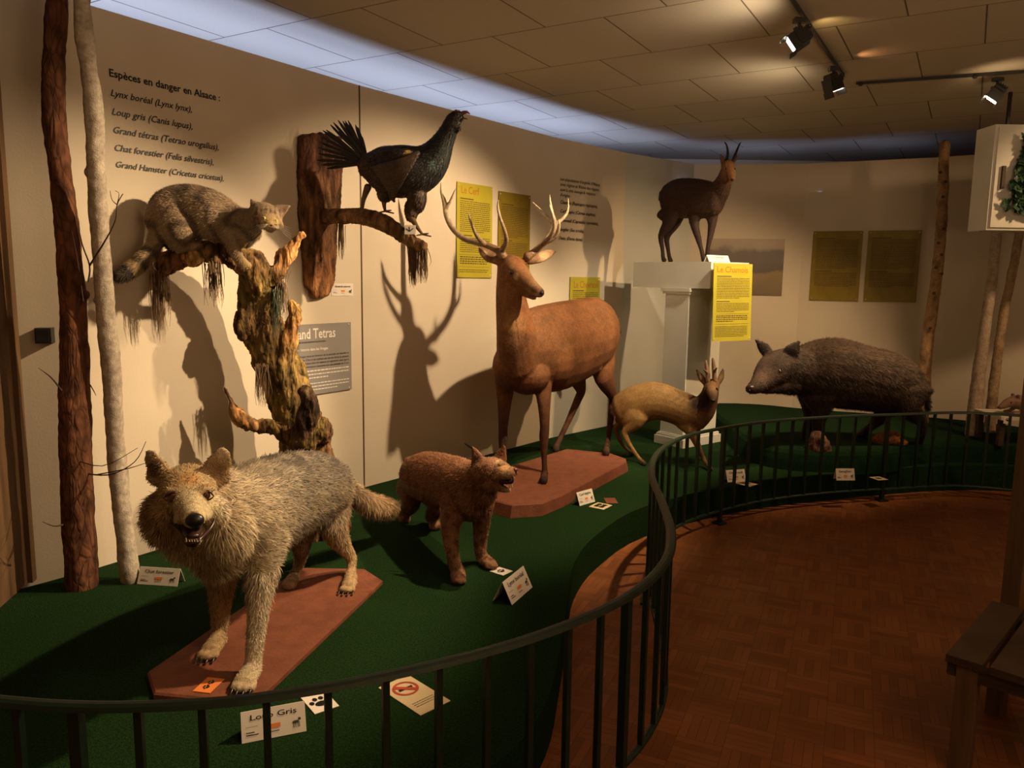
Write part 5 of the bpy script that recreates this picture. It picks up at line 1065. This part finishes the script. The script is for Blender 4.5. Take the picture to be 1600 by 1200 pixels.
# folded wing: feathers laid along the flank
mb = MB()
for i in range(14):
    x0, y0 = 655-i*3.2, 240+i*5.0; x1, y1 = 583+i*2.2, 262+i*3.2
    pts = []
    for k_ in range(6):
        t_ = k_/5; h_, nn = b.hit(x0+(x1-x0)*t_, y0+(y1-y0)*t_+6*math.sin(t_*PI)); pts.append((h_+nn*(.012-.0006*i), .004, (.012, .020, .022, .020, .014, .004)[k_]))
    mb.loft(pts, lat=(.1, 1, 0), seg=8, sub=2)
colored('wing', mb, lambda co: np.array((.050, .028, .017))*(1+.5*vn(co, 40))[:, None], M_['feather'], bd)
# fanned tail
mb = MB(); hub = at(577, 256, 4.50)
tips = [(566, 214), (560, 200), (553, 193), (545, 188), (540, 190), (533, 187), (527, 189), (520, 190), (514, 196), (509, 203), (504, 205), (501, 213), (499, 222), (495, 230), (497, 240), (496, 249), (503, 257), (510, 263)]
r_ = random.Random(4)
for i, (x, y) in enumerate(tips):
    q = at(x+r_.uniform(-2, 2), y+r_.uniform(-2, 2), 4.50+.012*abs(i-8)+r_.uniform(-.02, .02)); L = q-hub; s = L.cross(V((0, 1, 0))).normalized(); yo = V((0, .006*(i % 3), 0))
    prof = [(0, .004), (.3, .006), (.55, .009), (.75, .009), (.9, .007), (1.0, .002)]
    vs = []
    for t_, w_ in prof: p = hub+L*t_+yo+V((0, -.02*math.sin(t_*PI), 0)); vs += [p-s*w_, p+V((0, -.003, 0)), p+s*w_]
    mb.add(vs, [(k_*3+j, k_*3+j+1, k_*3+j+4, k_*3+j+3) for k_ in range(5) for j in range(2)])
mb.ball(hub+V((-.02, 0, 0)), (.05, .03, .04)); 
colored('tail', mb, lambda co: np.array((.016, .012, .011))*(1+.5*vn(co, 30))[:, None], M_['feather'], bd)
M_['beak'] = mat('beak', (.20, .07, .06), rough=.4, spec=.4)
mb = MB(); mb.loft([(at(722, 177, 4.40), .014, .012), (at(729, 175, 4.39), .009, .008), (at(734, 178, 4.385), .003, .003)], lat=(.2, -.9, 0)); mb.loft([(at(722, 184, 4.40), .011, .006), (at(730, 186, 4.39), .005, .003)], lat=(.2, -.9, 0)); mb.build('beak', M_['beak'], bd, True)
eye(b, bd, 715, 177, .006, sink=.3)
mb = MB(); p, n_ = b.hit(713, 173); mb.ball(p, (.010, .004, .006)); mb.build('red_brow', M_['red'], bd, True)
for (xa, ya, xb, yb, xf, yf, YY) in ((575, 292, 568, 312, 566, 330, 4.53), (602, 305, 600, 318, 602, 330, 4.50), (640, 335, 650, 352, 660, 366, 4.44)):
    mb = MB(); foot = at(xf, yf, YY)
    mb.loft([(at(xa, ya, YY), .022, .022), (at(xb, yb, YY), .013, .013), (foot, .007, .007)])
    for dx, dz in ((.05, -.012), (.035, .004), (-.03, -.008)): mb.loft([(foot, .006), (foot+V((dx, -.012, dz)), .004)], seg=8)
    mb.build('leg', M_['rope'], bd, True)
# white card with an arrow-like track on the branch
a = at(632, 366, 4.40); bq = at(650, 365, 4.40); r = (bq-a); r.z = 0
fr = Frame(a, r, (UZ*.9+V((0, .3, 0))).normalized(), .062, .055); tcard = thing('track_card', a, 'white card with a bird track on the branch under the capercaillie', 'card')
fr.slab(.002).build('card', M_['card'], tcard)
mb = MB()
for ang in (-.9, -.1, .8):
    dx, dy = math.sin(ang), math.cos(ang); cx, cy = fr.w*.45, fr.h*.3; px_, py_ = -dy*.0025, dx*.0025
    mb.add([fr.p(cx+px_, cy+py_, .0012), fr.p(cx-px_, cy-py_, .0012), fr.p(cx+dx*.028-px_, cy+dy*.028-py_, .0012), fr.p(cx+dx*.028+px_, cy+dy*.028+py_, .0012)], [(0, 1, 2, 3)])
mb.build('bird_track', M_['ink'], tcard)

# ------------------------------------------------------------------ bare trunks
def trunk(name, pts, cols, label, seed, knots=(), ns=8, cat='tree trunk', vox=.009):
    root = thing(name, pts[-1][0], label, cat)
    t = Body((1, 0, 0)); t.loft([(p, r, r) for p, r in pts], cols[0], 0, seg=14, sub=5)
    for p, r in knots: t.ball(p, (r, r, r*1.1), cols[1], 0)
    def f(co, no, o): o = mixc(o, np.clip((vn(co*np.array([[1, 1, .5]]), ns*3, seed)-.05)*3, 0, .8), cols[1]); o[:, :3] *= (1+.25*vn(co, 30, seed))[:, None]; return o
    t.grow(vox, 1, f, lambda p: .006*noise.noise(p*9+V((seed, 0, 0)))+.003*noise.noise(p*34)); t.build('trunk', M_['barkm'] if seed == 1 else M_['hide'], root); return root
def twig(root, lines, m):
    mb = MB()
    for ln in lines: mb.loft([(at(x, y, Y), r) for x, y, Y, r in ln], seg=6, sub=4)
    mb.build('twig', m, root)
bs = gz(127, 916, GZ)
M_['twig'] = mat('twig_bark', (.06, .035, .02), rough=.8)
Yb = bs.y
dt = trunk('bare_trunk', [(at(93, -70, Yb-.05), .036), (at(88, 20, Yb-.05), .040), (at(84, 110, Yb-.05), .043), (at(86, 200, Yb-.04), .044), (at(97, 290, Yb-.03), .046), (at(108, 400, Yb-.02), .047), (at(115, 500, Yb-.01), .054), (at(117, 560, Yb), .060), (at(117, 650, Yb), .066), (at(119, 740, Yb), .066), (at(125, 850, Yb), .068), (V((bs.x, bs.y, GZ)), .070)], ((.13, .055, .028), (.07, .03, .018)), 'dark reddish-brown bare trunk, left of the pale one, reaching the ceiling', 1, [(at(60, 200, Yb-.02), .0) ] if False else [(at(72, 205, Yb-.04), .014), (at(133, 460, Yb-.03), .018), (at(96, 655, Yb-.03), .014)])
bs2 = gz(204, 908, GZ); Y2 = bs2.y
ptk = trunk('bare_trunk', [(at(126, -70, Y2-.35), .030), (at(128, 20, Y2-.3), .031), (at(136, 90, Y2-.25), .033), (at(147, 170, Y2-.2), .036), (at(150, 260, Y2-.17), .035), (at(155, 350, Y2-.12), .037), (at(164, 470, Y2-.08), .038), (at(174, 580, Y2-.05), .039), (at(181, 690, Y2), .040), (at(190, 790, Y2), .041), (V((bs2.x, bs2.y, GZ)), .042)], ((.42, .36, .28), (.36, .30, .23)), 'smooth pale grey bare trunk between the dark trunk and the wolf', 2, [(at(138, 270, Y2-.17), .016), (at(151, 470, Y2-.1), .014)])
twig(ptk, [[(138, 440, 3.1, .004), (140, 415, 3.1, .0035), (128, 380, 3.08, .003), (118, 330, 3.06, .0015)], [(140, 415, 3.1, .004), (165, 375, 3.05, .003), (180, 345, 3.03, .0025), (183, 320, 3.02, .002), (192, 303, 3.0, .0015)], [(183, 320, 3.02, .002), (175, 312, 3.02, .0015), (172, 298, 3.01, .001)], [(183, 320, 3.02, .002), (186, 303, 3.0, .0012), (180, 298, 3, .001)],
           [(130, 470, 3.1, .003), (120, 400, 3.1, .002), (112, 360, 3.1, .001)]], M_['twig'])
twig(ptk, [[(122, 738, 3.3, .004), (170, 742, 3.25, .003), (210, 722, 3.2, .002), (228, 690, 3.18, .0012)], [(150, 742, 3.28, .003), (200, 732, 3.2, .002), (232, 722, 3.15, .001)], [(110, 715, 3.28, .003), (160, 728, 3.2, .002), (215, 700, 3.15, .001)]], M_['twig'])
twig(dt, [[(96, 610, 3.2, .004), (80, 590, 3.15, .003), (60, 575, 3.1, .001)], [(98, 820, 3.2, .004), (84, 822, 3.15, .003), (66, 815, 3.1, .001)], [(140, 600, 3.2, .003), (146, 610, 3.1, .002), (150, 618, 3.1, .001)]], M_['twig'])
# small black box on the wall behind the trunks
A, B_, d, n = seg_frame(0); p = plane_hit(70, 524, A+n*.03, n); mb = MB(); mb.box(p, (d, n, UZ), (.032, .03, .034)); t = thing('wall_speaker', p-n*.03, 'small black box fixed to the wall left of the dark trunk', 'box'); mb.build('casing', M_['black'], t)
mb = MB(); mb.box(p+n*.033, (d, n, UZ), (.024, .003, .026)); mb.build('grille', M_['ink'], t)
# spotted trunk and the pale ones at right
b1 = at(1440, 660, 6.85)
kn = [(at(x, y, 6.84), .016) for x, y in ((1466, 270), (1474, 285), (1470, 308), (1471, 358), (1463, 380), (1468, 398), (1459, 418), (1468, 428), (1456, 458), (1450, 512))]
tr = trunk('birch_trunk', [(at(1476, 225, 6.86), .042), (at(1473, 300, 6.87), .045), (at(1470, 360, 6.88), .046), (at(1464, 430, 6.88), .047), (at(1455, 490, 6.88), .050), (at(1447, 550, 6.88), .052), (at(1443, 620, 6.88), .054), (V((at(1440, 660, 6.88).x, 6.88, SZ+.002)), .056)], ((.33, .20, .10), (.20, .11, .055)), 'slender tan trunk with dark knots behind the boar\'s rump', 3)
mb = MB()
for p, r in kn: mb.ball(p+V((0, -.035, 0)), (r*1.0, r*.7, r*.8), None, 10, 8)
mb.build('knots', M_['brownink'], tr, True)
def foot(px, Y): q = at(px, 700, Y); return V((q.x, q.y, SZ-.03))
trunk('birch_trunk', [(at(1560, 330, 6.42), .037), (at(1552, 420, 6.41), .038), (at(1541, 500, 6.39), .044), (at(1530, 580, 6.36), .052), (at(1522, 650, 6.33), .057), (foot(1518, 6.32), .060)], ((.36, .28, .20), (.30, .22, .15)), 'pale smooth trunk leaning beside the white hanging cabinet, left of two', 4)
trunk('birch_trunk', [(at(1600, 320, 6.55), .032), (at(1583, 420, 6.53), .034), (at(1570, 480, 6.52), .036), (at(1558, 560, 6.5), .040), (at(1549, 640, 6.48), .042), (foot(1545, 6.47), .044)], ((.32, .22, .13), (.24, .16, .09)), 'thin tan trunk leaning to the right of the pale trunk', 5)
# hanging white cabinet with ivy
cb = thing('hanging_cabinet', (4.3, 6.0, 2.35), 'white box cabinet hanging below the ceiling at the right edge', 'cabinet')
p0 = at(1547, 290, 5.75)
mb = MB(); mb.abox((p0.x, 5.75, 2.0), (p0.x+1.3, 5.98, 2.75)); mb.build('carcass', M_['trimw'], cb)
mb = MB(); mb.abox((p0.x+.02, 5.735, 2.02), (p0.x+.64, 5.75, 2.73)); db = mb.build('door', M_['trimw'], cb)
mb = MB(); q = at(1568, 277, 5.72); mb.abox((q.x-.012, 5.715, q.z-.08), (q.x+.012, 5.735, q.z+.08)); mb.build('handle', M_['bench'], db)
for xx in (p0.x+.15, p0.x+1.15): mb = MB(); mb.abox((xx-.01, 5.85, 2.75), (xx+.01, 5.87, 3.0)); mb.build('hanger', M_['black'], cb)
iv = thing('ivy', at(1598, 240, 5.73), 'dark green ivy trailing down the front of the hanging cabinet', 'plant')
r_ = random.Random(5); mb = MB(); ms = MB()
stems = [[(1612, 215), (1602, 250), (1588, 285), (1582, 318)], [(1615, 225), (1608, 270), (1600, 300), (1594, 325)], [(1622, 215), (1618, 250), (1612, 290), (1606, 330)]]
for s_ in stems:
    ms.loft([(at(x, y, 5.73), .004) for x, y in s_], seg=6, sub=4); Pq, _, _ = curve([(at(x, y, 5.715), 1) for x, y in s_], 14)
    for p in Pq:
        for _q in range(2):
            c = p+V((r_.gauss(0, .03), r_.uniform(-.05, .0), r_.gauss(0, .02))); nn = V((r_.gauss(0, .5), -1, r_.gauss(.4, .5))).normalized(); a = nn.orthogonal().normalized(); a.rotate(Matrix.Rotation(r_.random()*6.28, 3, nn)); bb = nn.cross(a); s = r_.uniform(.022, .040)
            prof = [(0, -1), (.55, -.6), (1, -.1), (.5, .1), (.45, .6), (0, 1.15), (-.45, .6), (-.5, .1), (-1, -.1), (-.55, -.6)]
            mb.add([c+a*s*x+bb*s*y for x, y in prof]+[c-nn*.006], [(i, (i+1) % 10, 10) for i in range(10)])
mb.build('leaves', M_['leaf'], iv); ms.build('stem', M_['twig'], iv, True)
# low table with a mounted marten
tb = thing('side_table', (4.2, 6.0, SZ), 'low cream table at the right edge behind the fence', 'table')
q0 = at(1555, 648, 6.0)
mb = MB(); mb.abox((q0.x, 5.92, q0.z-.03), (q0.x+.8, 6.28, q0.z)); mb.build('table_top', M_['wall'], tb)
for xx, yy in ((.03, 5.96), (.03, 6.24), (.77, 5.96), (.77, 6.24)):
    mb = MB(); mb.abox((q0.x+xx-.02, yy-.02, SZ-.01), (q0.x+xx+.02, yy+.02, q0.z-.03)); mb.build('leg', M_['bench'], tb)
mt = thing('marten', (q0.x+.28, 6.05, q0.z), 'brown stuffed marten lying on the low table at the right edge', 'marten')
b = Body((0, 1, 0)); X = q0.x; Zt = q0.z; m1 = (.22, .13, .09)
b.loft([(V((X+.55, 6.07, Zt+.06)), .06, .06), (V((X+.38, 6.07, Zt+.085)), .065, .07), (V((X+.22, 6.05, Zt+.095)), .055, .06), (V((X+.15, 6.04, Zt+.10)), .042, .045)], m1, .012)
b.loft([(V((X+.16, 6.04, Zt+.105)), .042, .042), (V((X+.10, 6.03, Zt+.085)), .034, .034), (V((X+.045, 6.02, Zt+.055)), .02, .018)], m1, .006)
for s_ in (-1, 1): b.ball(V((X+.17, 6.04+.032*s_, Zt+.15)), (.014, .012, .018), (.08, .05, .03), .004)
for s_ in (-1, 1): b.loft([(V((X+.22, 6.05+.05*s_, Zt+.06)), .022, .022), (V((X+.18, 6.04+.06*s_, Zt+.02)), .016, .014), (V((X+.13, 6.03+.06*s_, Zt+.015)), .015, .012)], m1, .006)
b.grow(.008, 2); b.build('body', M_['hide'], mt); b.fur(mt, 5000, lambda p: np.broadcast_to(np.array([[1., 0, -.2]]), p.shape).copy(), .003, .2, .2, .3)
mb = MB(); mb.ball(V((X+.115, 5.998, Zt+.10)), .006); mb.build('eye', M_['black'], mt); mb = MB(); mb.ball(V((X+.03, 6.02, Zt+.055)), .008); mb.build('nose', M_['black'], mt)
a = at(1568, 646, 5.93); fr = Frame(V((a.x, 5.9195, Zt-.055)), (1, 0, 0), (0, 0, 1), .06, .06); t = thing('paw_print_card', a, 'white paw print card on the edge of the low table by the marten', 'card'); fr.slab(.002).build('card', M_['card'], t); mb = MB(); paw(mb, fr, .03, .03, .022); mb.build('paw_print', M_['ink'], t)
# small shrub on the mound
# ------------------------------------------------------------------ wooden bench and post, right foreground
bh = .40
bn = thing('wooden_bench', (1.95, 2.75, 0), 'dark slatted wooden bench in the lower right corner', 'bench')
o0 = gz(1479, 1022, bh); o1 = gz(1500, 927, bh); fx = gz(1600, 1060, bh)-o0; fx.normalize(); fy = (o1-o0); L = fy.length; fy = (fy-fy.dot(fx)*fx).normalized()
for i in range(5):
    mb = MB(); c = o0+fx*(.05+i*.125)+fy*(L/2); c.z = bh-.0125; mb.box(c, (fx, fy, UZ), (.052, L/2-.004*(i % 2), .0125)); mb.build('slat', M_['bench'], bn)
for q in (.02, L-.05): mb = MB(); c = o0+fx*.31+fy*(q+.015); c.z = bh-.05; mb.box(c, (fx, fy, UZ), (.31, .015, .025)); mb.build('rail', M_['bench'], bn)
for q, w_ in ((.06, .04), (.06, L-.08), (.57, .04), (.57, L-.08)):
    mb = MB(); c = o0+fx*q+fy*w_; c.z = (bh-.025)/2; mb.box(c, (fx, fy, UZ), (.03, .03, (bh-.026)/2)); mb.build('leg', M_['brownwood'], bn)
p = at(1597, 850, 3.15); mb = MB(); mb.abox((p.x, 3.13, 0), (p.x+.12, 3.25, 2.3)); 
ps = thing('wooden_post', (p.x+.06, 3.19, 0), 'dark upright wooden post behind the bench at the right edge', 'post'); mb.build('shaft', M_['brownwood'], ps)
mb = MB(); mb.abox((p.x-.015, 3.115, .001), (p.x+.135, 3.265, .04)); mb.build('foot_block', M_['brownwood'], ps)
# ------------------------------------------------------------------ lights
def spot(name, loc, target, power, size=60, blend=.6, col=(1, .70, .40), rad=.03):
    l = bpy.data.lights.new(name, 'SPOT'); l.energy = power; l.color = col; l.spot_size = math.radians(size); l.spot_blend = blend; l.shadow_soft_size = rad
    o = bpy.data.objects.new(name, l); o.location = loc; link(o)
    o.rotation_euler = (V(target)-V(loc)).to_track_quat('-Z', 'Y').to_euler(); return o
def area(name, loc, target, power, sx, sy, col):
    l = bpy.data.lights.new(name, 'AREA'); l.energy = power; l.color = col; l.shape = 'RECTANGLE'; l.size = sx; l.size_y = sy
    o = bpy.data.objects.new(name, l); o.location = loc; link(o)
    o.rotation_euler = (V(target)-V(loc)).to_track_quat('-Z', 'Y').to_euler(); return o
WARM = (1, .72, .43)
LA = V((1.02, 3.38, 2.86))
spot('spot_left', LA, (-1.62, 3.15, .72), 400, 64, .55, WARM)
spot('spot_deer', LAMPS[0][0]+V((0, 0, .05)), (-.45, 5.15, .85), 330, 84, .5, WARM)
spot('spot_plinth', LAMPS[1][0], (1.2, 6.5, .8), 125, 66, .6, (1, .82, .56))
spot('spot_right', LAMPS[2][0], (1.95, 6.9, .8), 190, 88, .7, (1, .66, .35))
spot('spot_trunks', (4.6, 4.6, 2.9), (3.7, 7.0, 1.0), 95, 75, .7, (1, .64, .33), .08)
spot('ceiling_glow', (1.25, 4.05, 2.68), (1.05, 4.2, 3.0), 7, 110, 1, (1, .80, .55), .03)  # these upward spots are added to imitate lamp glow reflected on the ceiling
spot('ceiling_glow', (1.85, 5.25, 2.6), (1.45, 5.7, 3.0), 7, 150, 1, (1, .80, .52), .02)
spot('ceiling_glow', (3.05, 5.2, 2.7), (3.3, 5.3, 3.0), 3, 130, 1, (1, .70, .38), .02)
spot('ceiling_glow', (1.62, 4.32, 2.9), (1.72, 4.42, 3.0), .8, 100, 1, (1, .66, .25), .005)
spot('ceiling_glow', (2.1, 5.0, 2.92), (2.2, 4.95, 3.0), .5, 110, 1, (1, .45, .18), .005)
spot('spot_front', (1.3, 1.2, 2.9), (-.95, 2.35, .75), 52, 42, .8, WARM, .1)
spot('fill_plinth_left', (.1, 4.1, 2.9), (1.3, 6.6, 1.25), 26, 36, .8, (1, .88, .66), .25)  # soft fill added to lift the plinth's left face, no fixture here
area('ceiling_bounce', (1.9, -.2, 1.5), (1.9, .1, 3.0), 80, 2.6, 1.6, (1, .70, .42))  # unseen area light added behind the viewer to brighten the ceiling
for (a, b, e) in ((4, 5, 1.6), (5, 6, .9), (6, 7, .5)):
    A = V((*WP[a], 0)); B = V((*WP[b], 0)); d = (B-A).normalized(); n = V((d.y, -d.x, 0)); c = (A+B)/2-n*.3+V((0, 0, 2.5))
    area('window_daylight', c, c+V((0, 0, 1)), e*(B-A).length, (B-A).length*.95, .2, (.5, .6, 1))
# daylight from windows behind the partition, spilling over its top onto the ceiling
for a, b in ((0, 1), (1, 2), (2, 3), (3, 4)):
    A = V((*WP[a], 0)); B = V((*WP[b], 0)); d = (B-A).normalized(); n = V((d.y, -d.x, 0)); c = (A+B)/2-n*.42+V((0, 0, 2.35))
    o = area('window_daylight', c, c+V((0, 0, 1))+n*.05, 7*(B-A).length, (B-A).length*.98, .3, (.45, .58, 1))
area('room_fill', (2.2, 1.0, 2.9), (.8, 3.5, 0), 16, 2.5, 2.0, (1, .58, .30))
w = bpy.data.worlds.new('world'); SC.world = w; w.use_nodes = True
w.node_tree.nodes['Background'].inputs[0].default_value = (1, .62, .36, 1); w.node_tree.nodes['Background'].inputs[1].default_value = .02
SC.view_settings.view_transform = 'Standard'; SC.view_settings.look = 'None'; SC.view_settings.exposure = .42; SC.view_settings.gamma = 1

GR = {'label_card': 'animal name cards', 'paw_print_card': 'paw print cards', 'track_card': 'animal track cards', 'spotlight': 'ceiling spotlights', 'lighting_track': 'ceiling lighting tracks', 'information_panel': 'information panels on the walls and plinth', 'bare_trunk': 'bare trunks at the left', 'birch_trunk': 'slender trunks at the right', 'rock': 'stones below the boar', 'wall_lettering': 'wall lettering', 'base_board': 'red-brown base boards'}
for o in SC.objects:
    k = o.name.split('.')[0]
    if o.parent is None and k in GR and 'label' in o: o['group'] = GR[k]
